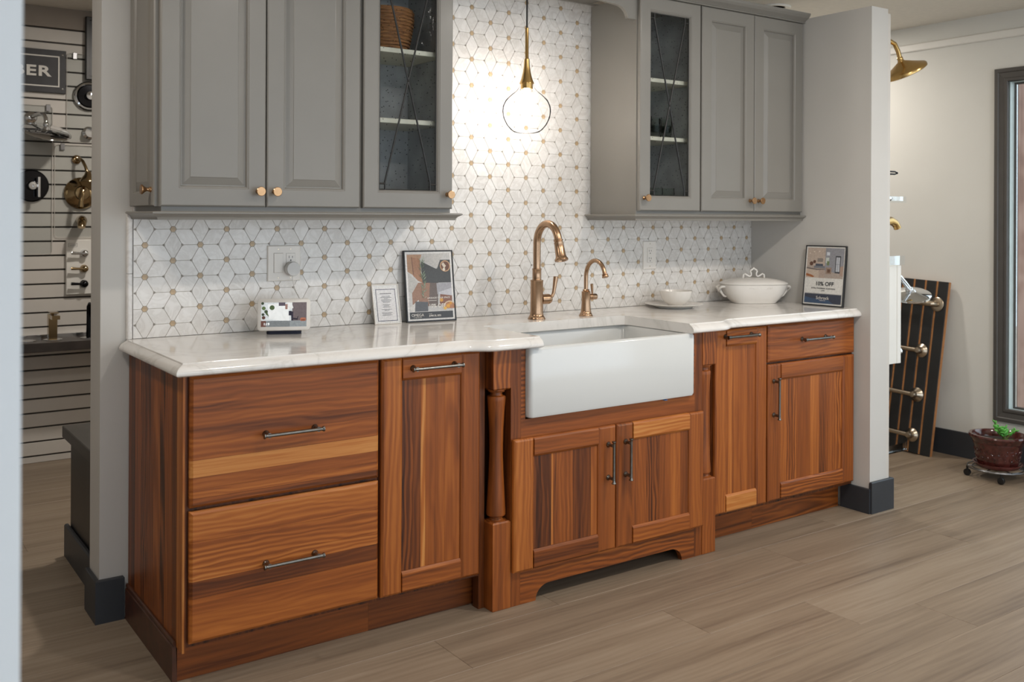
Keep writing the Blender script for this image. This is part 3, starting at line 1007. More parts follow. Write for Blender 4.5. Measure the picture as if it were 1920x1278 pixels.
# ================================================================== GREY WALL CABINETS
YU = -0.322          # face of the doors
ZU0, ZU1 = 1.350, 2.252
def knob(parent, p, ax='Y', sgn=-1):
    return MB().lathe([(0.0085, 0.0), (0.0085, 0.002), (0.0070, 0.005), (0.0055, 0.009), (0.0058, 0.013), (0.0085, 0.018), (0.0130, 0.023), (0.0150, 0.026), (0.0152, 0.0285), (0.0138, 0.0300), (0.0, 0.0298)], p, ax, 22, sgn=sgn).build('knob', 'knob_brass', parent, 40)

def painted_door(parent, x0, x1, z0=ZU0, z1=ZU1, yf=YU, kx=None, kz=1.400, mp=FR, kn=True):
    wf = -yf
    fr = MB()
    wb = wf - 0.0195
    fr.rect(mp, x0, x1, z0, z1, [(0, wb), (0, wf - 0.004), (0.0035, wf - 0.0005), (0.005, wf), (0.0560, wf), (0.0585, wf - 0.002), (0.0605, wf - 0.002), (0.0640, wf - 0.0075), (0.0640, wb)], cap0=False, cap1=False)
    n = 9 * 4
    fr.f += [[0, 1, n - 3, n - 4], [1, 2, n - 2, n - 3], [2, 3, n - 1, n - 2], [3, 0, n - 4, n - 1]]
    d = fr.build('door', 'paint_grey', parent)
    MB().rect(mp, x0 + 0.0642, x1 - 0.0642, z0 + 0.0642, z1 - 0.0642, [(0, wb + 0.002), (0, wf - 0.0105), (0.0035, wf - 0.0105), (0.0260, wf - 0.0032), (0.0272, wf - 0.0018), (0.0290, wf - 0.0015)]).build('panel', 'paint_grey', d)
    if kx is not None:
        knob(d, (kx, yf, kz))
    return d

def light_rail(parent, x0, x1, end_l=False, end_r=False, y0=-0.302):
    """moulding under the cabinets, projecting at its top, with mitred returns at open ends"""
    prof = [(0.000, 1.3345), (0.030, 1.3345), (0.0340, 1.3315), (0.0340, 1.3285), (0.0290, 1.3255), (0.0215, 1.3215), (0.0165, 1.3165), (0.0145, 1.3090), (0.000, 1.3090)]
    m = MB()
    a = [(x0 - (o if end_l else 0), y0 - o, z) for o, z in prof]
    b = [(x1 + (o if end_r else 0), y0 - o, z) for o, z in prof]
    m.loft([a, b])
    if end_l:
        m.loft([[(x0 - o, y0 - o, z) for o, z in prof], [(x0 - o, -0.0062, z) for o, z in prof]])
    if end_r:
        m.loft([[(x1 + o, y0 - o, z) for o, z in prof], [(x1 + o, -0.0062, z) for o, z in prof]])
    return m.build('light_rail', 'paint_grey', parent)

def crown(parent, x0, x1, end_l=False, end_r=False, y0=-0.302):
    prof = [(0.0, 2.2535), (0.024, 2.2535), (0.0265, 2.2570), (0.0240, 2.2600), (0.0290, 2.2640), (0.0350, 2.2680), (0.0450, 2.2740), (0.0540, 2.2840), (0.0570, 2.2900), (0.0570, 2.2960), (0.0, 2.2960)]
    m = MB()
    m.loft([[(x0 - (o if end_l else 0), y0 - o, z) for o, z in prof], [(x1 + (o if end_r else 0), y0 - o, z) for o, z in prof]])
    return m.build('crown_molding', 'paint_grey', parent)

def closed_cabinet(label, x0, x1, doors, **kw):
    c = thing('wall_cabinet', label, 'cabinet', ((x0 + x1) / 2, -0.15, 1.335), group=None)
    MB().box(x0, x1, -0.302, -0.0065, 1.335, 2.2535).build('carcass', 'paint_grey', c)
    for a, b, kx in doors:
        painted_door(c, a, b, kx=kx)
    light_rail(c, x0, x1, **kw)
    return c

def glass_cabinet(label, x0, x1, dx0, dx1, kx, kz=1.4015, **kw):
    c = thing('glass_cabinet', label, 'cabinet', ((x0 + x1) / 2, -0.15, 1.335))
    t = 0.016
    b = MB()
    b.box(x0, x0 + t, -0.302, -0.0065, 1.335, 2.2535).box(x1 - t, x1, -0.302, -0.0065, 1.335, 2.2535)
    b.box(x0 + t, x1 - t, -0.302, -0.0065, 1.335, 1.335 + t).box(x0 + t, x1 - t, -0.302, -0.0065, 2.2535 - t, 2.2535)
    b.build('carcass', 'paint_grey', c)
    MB().box(x0 + t, x1 - t, -0.0150, -0.0065, 1.335 + t, 2.2535 - t).build('back_panel', 'paint_inside', c)
    MB().box(x0 + t, x0 + t + 0.002, -0.300, -0.0151, 1.335 + t, 2.2535 - t).build('brightening_liner', 'paint_inside', c)  # thin pale sheets added on both sides to brighten the cabinet interior
    MB().box(x1 - t - 0.002, x1 - t, -0.300, -0.0151, 1.335 + t, 2.2535 - t).build('brightening_liner', 'paint_inside', c)
    for z in (1.6515, 1.9010):
        MB().rect(FR, x0 + t + 0.0025, x1 - t - 0.0025, z, z + 0.0175, [(0, 0.016), (0, 0.279), (0.0015, 0.281)]).build('shelf', 'shelf_cream', c)
    wf, wb = -YU, -YU - 0.0195
    fr = MB()
    fr.rect(FR, dx0, dx1, ZU0, ZU1, [(0, wb), (0, wf - 0.004), (0.0035, wf - 0.0005), (0.005, wf), (0.0540, wf), (0.0565, wf - 0.002), (0.0585, wf - 0.002), (0.0640, wf - 0.0085), (0.0640, wb)], cap0=False, cap1=False)
    n = 36
    fr.f += [[0, 1, n - 3, n - 4], [1, 2, n - 2, n - 3], [2, 3, n - 1, n - 2], [3, 0, n - 4, n - 1]]
    d = fr.build('door', 'paint_grey', c)
    g0, g1, h0, h1 = dx0 + 0.0642, dx1 - 0.0642, ZU0 + 0.0642, ZU1 - 0.0642
    MB().box(g0, g1, YU + 0.0125, YU + 0.0155, h0, h1).build('pane', 'glass_seeded', d)
    cm = MB()
    yc = YU + 0.0110
    ia, ib, zc = g0 + 0.024, g1 - 0.024, (h0 + h1) / 2
    xc = (g0 + g1) / 2
    r = 0.0036
    for sx, sz in ((ia, h0), (ib, h0), (ia, h1), (ib, h1)):
        s = 1 if sz == h0 else -1
        cm.tube([(sx, yc, sz), (sx, yc, sz + s * 0.028), (xc, yc, zc)], r, 8)
        ex = g0 if sx == ia else g1
        cm.tube([(ex, yc, sz + s * 0.022), (sx, yc, sz + s * 0.022)], r * 0.9, 8)
    for x in (g0 + 0.0015, g1 - 0.0015):
        cm.tube([(x, yc, h0), (x, yc, h1)], 0.0020, 6)
    for z in (h0 + 0.0015, h1 - 0.0015):
        cm.tube([(g0, yc, z), (g1, yc, z)], 0.0020, 6)
    cm.ball((xc, yc - 0.001, zc), 0.0046, 10, 6)
    cm.build('lead_came', 'came', d, 40)
    knob(d, (kx, YU, kz))
    light_rail(c, x0, x1, **kw)
    return c

u1 = closed_cabinet('grey wall cabinet with two raised-panel doors left of the pendant', -0.122, 0.5400,
                    [(-0.131, 0.2010, 0.1755), (0.2045, 0.5350, 0.2300)], end_l=True)
# finished end with its own small door, on the left side
LFs = lambda u, v, w: (-w, -u, v)
wf = 0.1445
fr = MB()
fr.rect(LFs, 0.012, 0.298, ZU0, ZU1, [(0, wf - 0.0195), (0, wf - 0.004), (0.0035, wf), (0.0420, wf), (0.0450, wf - 0.003), (0.0490, wf - 0.0085), (0.0490, wf - 0.0195)], cap0=False, cap1=False)
fr.f += [[0, 1, 25, 24], [1, 2, 26, 25], [2, 3, 27, 26], [3, 0, 24, 27]]
e_ = fr.build('end_door', 'paint_grey', u1)
MB().rect(LFs, 0.0612, 0.2488, ZU0 + 0.0492, ZU1 - 0.0492, [(0, wf - 0.0175), (0, wf - 0.0110), (0.026, wf - 0.0030), (0.028, wf - 0.0022)]).build('panel', 'paint_grey', e_)
knob(e_, (-wf, -0.2705, 1.401), 'X', -1)

u2 = glass_cabinet('grey glass-door wall cabinet holding a basket, left of the pendant', 0.5402, 0.9060, 0.5475, 0.9050, 0.8830, end_r=True)
u3 = glass_cabinet('grey glass-door wall cabinet holding tumblers, right of the pendant', 1.8150, 2.1780, 1.8200, 2.1760, 1.8440, 1.404, end_l=True)
u4 = closed_cabinet('grey wall cabinet with two raised-panel doors beside the return wall', 2.1782, 2.8750,
                    [(2.1850, 2.5240, 2.4960), (2.5275, 2.8660, 2.5530)])
crown(u1, -0.122, 0.5400)
crown(u2, 0.5402, 0.9060)
crown(u3, 1.8150, 2.1780)
crown(u4, 2.1782, 2.8750)
# arched valance and top board bridging the two cabinet runs over the sink
va = thing('valance', 'grey arched valance bridging the wall cabinets above the sink', 'valance', (1.36, -0.30, 2.15))
pts = [(0.9065, 2.2535), (0.9065, 2.150), (0.955, 2.150)]
for i in range(1, 9):
    a = R(90 * i / 8)
    pts.append((0.955 + 0.065 * (1 - math.cos(a)), 2.150 + 0.050 * math.sin(a)))
pts += [(1.20, 2.214), (1.52, 2.214)]
for i in range(8, 0, -1):
    a = R(90 * i / 8)
    pts.append((1.766 - 0.065 * (1 - math.cos(a)), 2.150 + 0.050 * math.sin(a)))
pts += [(1.766, 2.150), (1.8145, 2.150), (1.8145, 2.2535)]
MB().prism(pts, FR, 0.285, 0.302).build('arched_board', 'paint_grey', va)
MB().box(0.9065, 1.8145, -0.2845, -0.0005, 2.268, 2.284).build('top_board', 'paint_grey', va)
crown(va, 0.9065, 1.8145)

# ---- things inside the glass cabinets
bk = thing('woven_basket', 'round woven seagrass basket on the upper shelf behind glass', 'basket', (0.715, -0.150, 1.9187))
prof = [(0.072, 0.0), (0.082, 0.010), (0.096, 0.060), (0.103, 0.110), (0.105, 0.150), (0.103, 0.156), (0.098, 0.150), (0.090, 0.060), (0.076, 0.012), (0.0, 0.010)]
MB().lathe(prof, (0.715, -0.150, 1.9187), seg=40).build('body', 'wicker', bk, 40)
m = MB()
for i in range(12):
    z = 0.012 + i * 0.012
    rr = 0.083 + 0.022 * min(1, (z / 0.11)) ** 0.8
    m.tube([(0.715 + rr * math.cos(2 * math.pi * j / 40), -0.150 + rr * math.sin(2 * math.pi * j / 40), 1.9187 + z) for j in range(41)], 0.0045, 6, cap=False)
m.build('woven_coils', 'wicker', bk, 60)

def tumbler(loc, label, group, h=0.085, r=0.030, stem=False):
    o = thing('tumbler', label, 'glass', loc, group=group)
    if stem:
        pf = [(0.026, 0), (0.027, 0.002), (0.006, 0.006), (0.0045, 0.020), (0.012, 0.030), (0.026, 0.045), (0.029, 0.062), (0.027, h), (0.0258, h), (0.0275, 0.062), (0.024, 0.046), (0.0, 0.033)]
    else:
        pf = [(r * 0.78, 0), (r * 0.82, 0.002), (r * 0.95, h * 0.45), (r, h), (r - 0.0018, h), (r * 0.92 - 0.0018, h * 0.45), (r * 0.76, 0.010), (0.0, 0.009)]
    MB().lathe(pf, loc, seg=24).build('bowl', 'glass_tumbler', o, 50)
    b = MB().lathe([(r * 0.93, h * 0.30), (r * 0.985, h * 0.62)], loc, seg=24, cap0=False, cap1=False)
    b.build('green_band', glass_green, o, 50)
    return o
glass_green = glass('green_painted_band', (0.66, 0.84, 0.68), 0.2)
for (x, y), w_ in zip(((1.945, -0.215), (2.015, -0.205), (2.085, -0.195), (1.965, -0.115)), ('leftmost of the front row', 'middle of the front row', 'rightmost of the front row', 'behind the front row')):
    tumbler((x, y, 1.6693), 'clear green-banded tumbler on the middle shelf, ' + w_, 'tumblers on the middle shelf', 0.090)
for (x, y), w_ in zip(((1.935, -0.225), (2.010, -0.220), (2.085, -0.215), (1.955, -0.130), (2.030, -0.125)), ('leftmost of the front row', 'middle of the front row', 'rightmost of the front row', 'left one of the back row', 'right one of the back row')):
    tumbler((x, y, 1.3514), 'clear footed glass on the cabinet floor, ' + w_, 'footed glasses on the cabinet floor', 0.100, 0.029, True)

# ================================================================== PENDANT LAMP
px, py_ = 1.323, -0.200
PD = thing('pendant_lamp', 'brass pendant lamp with a clear glass globe over the sink', 'lamp', (px, py_, 1.655))
MB().tube([(px, py_, 2.072), (px, py_, 2.2665)], 0.0035, 8).build('cord', 'cord_black', PD, 60)
MB().lathe([(0.0035, 0.125), (0.0070, 0.124), (0.0070, 0.002), (0.0085, 0.0)], (px, py_, 1.949), seg=20).build('rod', 'brass', PD, 40)
MB().lathe([(0.0085, 0.100), (0.0105, 0.098), (0.0120, 0.070), (0.0160, 0.045), (0.0225, 0.020), (0.0295, 0.002), (0.0295, 0.0), (0.0245, 0.0), (0.0245, -0.020), (0.0215, -0.021), (0.0, -0.021)], (px, py_, 1.8515), seg=36).build('cone', 'brass', PD, 35)
gp = [(0.0262, 1.8512), (0.0300, 1.838), (0.0420, 1.823), (0.0640, 1.806), (0.0850, 1.786), (0.0955, 1.762), (0.0975, 1.742), (0.0930, 1.715), (0.0800, 1.688), (0.0640, 1.669), (0.0500, 1.659), (0.0300, 1.655), (0.0, 1.654)]
MB().lathe([(r, z - 1.655) for r, z in gp], (px, py_, 1.655), seg=48, cap0=False).build('globe', 'glass_globe', PD, 60)
MB().lathe([(0.012, 1.829), (0.0125, 1.815), (0.0150, 1.805), (0.0235, 1.790), (0.0300, 1.770), (0.0290, 1.752), (0.0220, 1.738), (0.0100, 1.731), (0.0, 1.730)], (px, py_, 0), seg=24).build('bulb', 'bulb', PD, 60)
MB().lathe([(0.0, 0.012), (0.055, 0.012), (0.060, 0.008), (0.060, 0.0)], (px, py_, 2.2555), seg=32).build('canopy', 'brass', PD, 40)

# ================================================================== THINGS ON THE COUNTER
LOC = lambda u, v, w: (u, -w, v)
def rect_pts(u0, u1, v0, v1):
    return [(u0, v0), (u1, v0), (u1, v1), (u0, v1)]

def picture_frame(name, label, loc, rot, W_, H_, mat, depth, border, cat='sign'):
    f = thing(name, label, cat, loc, rot)
    h = W_ / 2
    m = MB()
    m.rect(LOC, -h, h, 0, H_, [(0, -depth), (0, 0.0), (0.001, 0.001), (border, 0.001), (border, -0.002)], cap0=True, cap1=True)
    m.build('frame', mat, f, local=True)
    return f

# --- tall black framed poster leaning on the tiles
pf = picture_frame('framed_poster', 'black framed herb-and-swatches poster reading 10% OFF leaning on the tiles', (0.9720, -0.0660, 0.9146), (-R(8.5), 0, R(-5)), 0.212, 0.278, 'plastic_black', 0.012, 0.005)
a, b = -0.1005, 0.1005
P_ = [('#e9e6e2', rect_pts(a, b, 0.0055, 0.2725)),
      ('#c9c6c3', rect_pts(-0.0925, 0.0925, 0.012, 0.266)),
      ('#b08a6c', [(-0.0925, 0.262), (-0.028, 0.262), (-0.040, 0.235), (-0.050, 0.170), (-0.0925, 0.196)]),
      ('#a87c60', [(-0.074, 0.252), (-0.038, 0.246), (-0.030, 0.150), (-0.050, 0.160), (-0.070, 0.180)]),
      ('#7d5b48', [(-0.074, 0.252), (-0.071, 0.252), (-0.066, 0.185), (-0.070, 0.183)]),
      ('#4c4c4b', [(-0.035, 0.236), (0.015, 0.212), (0.030, 0.205), (0.050, 0.240), (0.0925, 0.240), (0.0925, 0.150), (-0.030, 0.150)]),
      ('#c3bfba', [(-0.033, 0.240), (-0.030, 0.264), (0.066, 0.264), (0.050, 0.240), (0.034, 0.205)]),
      ('#bfbbb6', [(-0.0925, 0.192), (-0.050, 0.152), (-0.0790, 0.112), (-0.0925, 0.118)]),
      ('#9d7863', [(-0.078, 0.112), (-0.050, 0.152), (0.010, 0.150), (0.010, 0.060), (-0.078, 0.060)]),
      ('#6d5f58', [(0.000, 0.150), (0.036, 0.150), (0.030, 0.060), (-0.010, 0.060)]),
      ('#a9a7ab', [(0.028, 0.148), (0.0925, 0.150), (0.0925, 0.105), (0.030, 0.105)]),
      ('#c8c6cb', [(0.034, 0.112), (0.0925, 0.128), (0.0925, 0.100), (0.045, 0.094)]),
      ('#8a5d4b', [(0.042, 0.105), (0.0925, 0.098), (0.0925, 0.055), (0.036, 0.060)]),
      ('#d7d3ce', [(-0.0925, 0.055), (-0.052, 0.086), (-0.044, 0.040), (-0.080, 0.040)]),
      ('#5f5f62', [(-0.066, 0.080), (-0.012, 0.076), (-0.014, 0.040), (-0.070, 0.040)]),
      ('#e0c8a8', disc(0.0800, 0.048, 0.030, 24)[0:13] + [(0.0925, 0.040)][:0]),
      ('#b87f58', disc(0.0800, 0.048, 0.026, 24)[0:13]),
      ('#e3a53e', disc(0.074, 0.058, 0.008, 12)), ('#dba043', disc(0.046, 0.082, 0.0075, 12)), ('#e8b85a', disc(0.060, 0.050, 0.007, 12)), ('#dd9c3c', disc(0.085, 0.068, 0.006, 12)),
      ('#c9a07a', disc(0.070, 0.215, 0.0225, 20)), ('#6e4a38', disc(0.070, 0.215, 0.0185, 20)), ('#d9cbb8', [(0.055, 0.222), (0.062, 0.230), (0.074, 0.216), (0.066, 0.205)]), ('#e2d9c8', disc(0.064, 0.202, 0.006, 10)),
      ('#dedad5', rect_pts(-0.0925, 0.0925, 0.0385, 0.0402)),
      ('#3f3e3e', rect_pts(-0.0925, 0.0925, 0.012, 0.0385))]
rng = random.Random(3)
stem = lambda t: (-0.030 + 0.002 * math.sin(6 * t), 0.078 + 0.160 * t)
for i in range(46):
    t = rng.uniform(0.06, 1.0)
    x, y = stem(t)
    an = rng.choice((-1, 1)) * rng.uniform(0.35, 0.9)
    L_ = rng.uniform(0.012, 0.026)
    dx, dy = math.sin(an) * L_, math.cos(an) * L_
    P_.append((rng.choice(('#7d8c72', '#93a088', '#66755f', '#a9b39d')), [(x, y), (x + dx * 0.5 + 0.0022, y + dy * 0.5), (x + dx, y + dy), (x + dx * 0.5 - 0.0016, y + dy * 0.5)]))
flat_print('poster_print', P_, LOC, pf, w0=-0.0016, dw=0.00003)
def on(parent, u, v, w=0.0004):
    return lambda a_, b_, c_: LOC(u + a_, v + b_, w + c_)
text_mesh('UPGRADE YOUR SPACE', 0.0092, 'plastic_white', pf, on(pf, 0.033, 0.088), extrude=0.0001, bold=0.0001)
m = MB()
for i in range(6):
    m.box(-0.012 + i * 0.0062, -0.0075 + i * 0.0062, -0.0003, 0.0009, 0.0800, 0.0818)
m.build('small_print', 'plastic_white', pf, local=True)
text_mesh('10% OFF', 0.0200, 'plastic_white', pf, on(pf, 0.026, 0.054), extrude=0.0001, bold=0.0003)
text_mesh('OMEGA', 0.0150, 'plastic_white', pf, on(pf, -0.060, 0.0215), extrude=0.0001)
text_mesh('CABINETRY', 0.0050, 'plastic_white', pf, on(pf, -0.060, 0.0155), extrude=0.0001, spacing=1.4)
text_mesh('Through', 0.0042, 'plastic_white', pf, on(pf, -0.006, 0.0285), extrude=0.0001)
text_mesh('JUNE 23, 2025', 0.0085, 'plastic_white', pf, on(pf, 0.014, 0.0195), extrude=0.0001, bold=0.0002)

# --- small white acrylic notice
sn = picture_frame('notice_card', 'small white notice card with a navy border leaning on the tiles', (0.7850, -0.0590, 0.9146), (-R(15), 0, R(-5)), 0.108, 0.153, 'plastic_white', 0.005, 0.003)
P_ = [('#ecebe9', rect_pts(-0.0505, 0.0505, 0.0035, 0.1495)),
      ('#33395c', rect_pts(-0.0400, 0.0400, 0.012, 0.1350)), ('#eceaea', rect_pts(-0.0378, 0.0378, 0.0142, 0.1328))]
flat_print('printed_card', P_, LOC, sn, w0=-0.0014, dw=0.0001)
rows = [(0.116, 0.046, 0.0022), (0.106, 0.034, 0.0012), (0.1015, 0.046, 0.0012), (0.097, 0.016, 0.0012), (0.0925, 0.042, 0.0012), (0.088, 0.036, 0.0012), (0.0835, 0.026, 0.0012),
        (0.074, 0.030, 0.0013), (0.0695, 0.020, 0.0013), (0.065, 0.032, 0.0013), (0.056, 0.042, 0.0012), (0.0515, 0.018, 0.0012), (0.043, 0.044, 0.0012), (0.0385, 0.032, 0.0012), (0.034, 0.040, 0.0012)]
m = MB()
for v, wd, hh in rows:
    u = -wd / 2
    while u < wd / 2:
        L_ = rng.uniform(0.002, 0.006)
        m.box(u, min(u + L_, wd / 2), -0.0001, 0.0009, v, v + hh)
        u += L_ + 0.0011
m.build('printed_lines', plain('grey_print_ink', '#6d6c70', 0.6), sn, local=True)

# --- framed sign leaning on the return wall
rs = picture_frame('framed_sign', 'black framed kitchen photo sign reading 10% OFF leaning on the side wall', (2.8270, -0.4650, 0.9146), (-R(7.0), 0, R(-86)), 0.216, 0.282, 'plastic_black', 0.012, 0.005)
P_ = [('#e6e3dd', rect_pts(-0.103, 0.103, 0.0055, 0.2765)),
      ('#b7a89d', rect_pts(-0.097, 0.097, 0.130, 0.271)),
      ('#9a9aa0', [(0.000, 0.271), (0.097, 0.271), (0.097, 0.150), (0.000, 0.165)]),
      ('#c3b1a3', [(-0.097, 0.271), (-0.006, 0.271), (0.0, 0.190), (-0.097, 0.185)]),
      ('#8f867f', rect_pts(-0.042, -0.012, 0.205, 0.222)), ('#505663', rect_pts(-0.050, -0.010, 0.186, 0.196)), ('#7d7e85', rect_pts(-0.058, 0.000, 0.176, 0.186)),
      ('#d9dde4', rect_pts(0.006, 0.022, 0.236, 0.252)), ('#d0d6cf', rect_pts(0.004, 0.020, 0.200, 0.226)), ('#7b8a63', rect_pts(0.010, 0.022, 0.190, 0.210)),
      ('#4a4b50', rect_pts(0.054, 0.081, 0.155, 0.235)), ('#c8cbd2', rect_pts(0.058, 0.077, 0.162, 0.229)), ('#8c8f96', rect_pts(0.066, 0.068, 0.162, 0.229)), ('#8c8f96', rect_pts(0.058, 0.077, 0.195, 0.197)),
      ('#a08a7b', rect_pts(0.006, 0.036, 0.150, 0.180)), ('#6e5142', rect_pts(0.014, 0.030, 0.156, 0.172)),
      ('#cbb8a8', [(-0.097, 0.172), (-0.030, 0.166), (-0.030, 0.130), (-0.097, 0.130)]), ('#b9a598', [(-0.030, 0.166), (0.000, 0.170), (0.000, 0.130), (-0.030, 0.130)]),
      ('#7a6f6a', [(-0.097, 0.178), (-0.040, 0.172), (0.002, 0.174), (0.002, 0.170), (-0.040, 0.166), (-0.097, 0.172)]),
      ('#a9683e', [(-0.097, 0.150), (-0.070, 0.144), (-0.052, 0.136), (-0.060, 0.132), (-0.097, 0.138)]),
      ('#b49a8a', [(0.080, 0.185), (0.097, 0.190), (0.097, 0.140), (0.080, 0.145)]),
      ('#6b4d40', disc(-0.072, 0.196, 0.010, 10)), ('#6b4d40', disc(-0.056, 0.205, 0.008, 10)), ('#e8ddce', disc(-0.060, 0.252, 0.003, 8)), ('#e8ddce', disc(-0.033, 0.254, 0.003, 8)), ('#e8ddce', disc(-0.082, 0.244, 0.003, 8)),
      ('#8a898a', rect_pts(-0.097, 0.097, 0.0545, 0.0575)),
      ('#3c4150', rect_pts(-0.097, 0.097, 0.012, 0.0545)), ('#3f5573', [(-0.097, 0.012), (0.060, 0.012), (0.030, 0.028), (-0.060, 0.034), (-0.097, 0.040)])]
flat_print('poster_print', P_, LOC, rs, w0=-0.0016, dw=0.00004)
M['ink'] = plain('dark_ink', '#2d3138', 0.6)
text_mesh('10% OFF', 0.0260, 'ink', rs, on(rs, 0.006, 0.0945), extrude=0.0001, bold=0.0004)
text_mesh('ENTRA, TRADEMARK, & BOUTIQUE', 0.0080, 'ink', rs, on(rs, 0.0, 0.0790), extrude=0.0001, bold=0.0001)
text_mesh('SERIES', 0.0068, 'ink', rs, on(rs, 0.0, 0.0690), extrude=0.0001)
text_mesh('Schrock', 0.0210, 'plastic_white', rs, on(rs, 0.0, 0.0305), extrude=0.0001)
text_mesh('CABINETRY', 0.0055, 'plastic_white', rs, on(rs, 0.0, 0.0235), extrude=0.0001, spacing=1.2)

# --- smart display
sm = thing('smart_display', 'white tabletop smart display showing a kitchen photo and the time', 'display', (0.3480, -0.1150, 0.9143), (0, 0, R(-24)))
m = MB()
m.loft([[(u, v, z) for u, v in rrect(-0.058 * k, 0.058 * k, -0.030, 0.034, 0.016, 4)] for z, k in ((0.0, 1.0), (0.004, 1.02), (0.024, 0.97))])
m.build('base', 'fabric_navy', sm, 40, local=True)
tl = R(17)
TM = Matrix.Translation((0, -0.040, 0.014)) @ Matrix.Rotation(-tl, 4, 'X')
TMP = lambda u, v, w: tuple(TM @ Vector((u, -w, v)))
m = MB()
m.loft([[TMP(u, v, w) for u, v in rrect(-0.089 + i, 0.089 - i, 0.0 + i, 0.112 - i, 0.012, 5)] for w, i in ((-0.010, 0.004), (-0.008, 0.0005), (-0.001, 0.0), (0.0005, 0.0015))])
hub = m.build('bezel', 'plastic_white', sm, 40, local=True)
P_ = [('#d4d8da', rect_pts(-0.0765, 0.0765, 0.013, 0.098)),
      ('#eceeed', [(-0.055, 0.092), (0.005, 0.096), (0.020, 0.060), (0.018, 0.030), (-0.050, 0.040)]),
      ('#6e6365', rect_pts(0.028, 0.0765, 0.034, 0.098)), ('#5c5560', rect_pts(-0.018, 0.004, 0.086, 0.098)), ('#e6e6e4', [(0.010, 0.098), (0.025, 0.098), (0.032, 0.078), (0.022, 0.076), (0.014, 0.072)]),
      ('#9c7b72', rect_pts(0.004, 0.012, 0.074, 0.092)), ('#2f2c3a', rect_pts(0.016, 0.026, 0.052, 0.068)), ('#332f3d', [(0.024, 0.066), (0.031, 0.066), (0.031, 0.032), (0.025, 0.032)]),
      ('#34303a', [(0.031, 0.044), (0.044, 0.042), (0.047, 0.050), (0.049, 0.050), (0.046, 0.036), (0.031, 0.038)]),
      ('#8f9598', rect_pts(-0.0765, 0.0765, 0.013, 0.034)), ('#7d8284', [(-0.0765, 0.028), (-0.040, 0.034), (0.020, 0.032), (0.020, 0.013), (-0.0765, 0.013)]),
      ('#a86a52', rrect(0.055, 0.074, 0.032, 0.044, 0.004)), ('#7e4a3a', rect_pts(0.058, 0.071, 0.034, 0.038)),
      ('#4f6040', disc(-0.040, 0.080, 0.0085, 14)), ('#5d7049', disc(-0.068, 0.078, 0.0065, 12)), ('#516343', [(-0.066, 0.072), (-0.056, 0.064), (-0.050, 0.048), (-0.060, 0.056)]), ('#3f4a38', disc(-0.072, 0.095, 0.005, 10)), ('#44523a', disc(-0.060, 0.066, 0.006, 10)), ('#5d4038', disc(-0.068, 0.045, 0.006, 10)), ('#414a3c', disc(-0.070, 0.056, 0.005, 10)), ('#6b4a42', rect_pts(-0.0765, -0.060, 0.013, 0.034))]
flat_print('screen_image', P_, lambda u, v, w: TMP(u, v, w), hub, mat='screen', w0=0.0007, dw=0.00003)
M['screen_white'] = emis('lit_white_text', '#ffffff', 0.6)
text_mesh('1:19', 0.0120, 'screen_white', hub, lambda a_, b_, c_: TMP(-0.058 + a_, 0.0185 + b_, 0.0016 + c_), extrude=0.0001, bold=0.0003)

# --- plug and its lead, outlets
def wall_plate(name, label, cat, x0, x1, z0, z1):
    o = thing(name, label, cat, ((x0 + x1) / 2, -0.001, z0))
    MB().rect(FR, x0, x1, z0, z1, [(0, 0.0001), (0, 0.0035), (0.0025, 0.0062), (0.0035, 0.0065)]).build('plate', 'plastic_white', o)
    return o
wp = wall_plate('switch_plate', 'white two-gang plate with rocker switch and outlet on the left tiles', 'outlet', 0.3290, 0.4530, 1.0880, 1.2160)
def duplex(o, xc, zc, lower=True):
    f = MB().rect(FR, xc - 0.0165, xc + 0.0165, zc - 0.0335, zc + 0.0335, [(0, 0.0062), (0, 0.0076), (0.0008, 0.0080)]).build('receptacle', 'plastic_white', o)
    m = MB()
    for s in (1, -1) if lower else (1,):
        z = zc + s * 0.0175
        m.box(xc - 0.0072, xc - 0.0054, -0.0084, -0.0079, z - 0.001, z + 0.008).box(xc + 0.0052, xc + 0.0070, -0.0084, -0.0079, z - 0.0005, z + 0.0065)
        m.lathe([(0.0024, 0.0079), (0.0024, 0.0084)], (xc, 0, z - 0.0085), 'Y', 10, sgn=-1)
    m.build('slots', 'slot', f)
    g = MB().rect(FR, xc - 0.0172, xc + 0.0172, zc - 0.0342, zc + 0.0342, [(0, 0.0061), (0, 0.0068)]).build('recess_line', 'tile_grey', o)
g = MB().rect(FR, 0.3510, 0.3870, 1.1180, 1.1890, [(0, 0.0061), (0, 0.0068)]).build('recess_line', 'tile_grey', wp)
MB().rect(FR, 0.3517, 0.3863, 1.1187, 1.1883, [(0, 0.0062), (0, 0.0078), ((0.0012, 0.0012, 0.0012, 0.0012), 0.0092)]).build('rocker', 'plastic_white', wp)
duplex(wp, 0.4150, 1.1535)
m = MB()
for x in (0.369, 0.415):
    for z in (1.1000, 1.2025):
        m.lathe([(0.0026, 0.0062), (0.0026, 0.0071)], (x, 0, z), 'Y', 10, sgn=-1)
m.build('screws', 'nickel', wp)
wp2 = wall_plate('outlet_plate', 'white single outlet plate on the right tiles above the bowl', 'outlet', 2.1330, 2.2140, 1.0820, 1.2120)
duplex(wp2, 2.1735, 1.1470)
MB().lathe([(0.0026, 0.0062), (0.0026, 0.0071)], (2.1735, 0, 1.096), 'Y', 10, sgn=-1).build('screw', 'nickel', wp2)
MB().lathe([(0.0026, 0.0062), (0.0026, 0.0071)], (2.1735, 0, 1.200), 'Y', 10, sgn=-1).build('screw', 'nickel', wp2)
pl = thing('power_adapter', 'round pale grey power adapter plugged into the left outlet with its lead', 'plug', (0.4150, -0.0090, 1.1320))
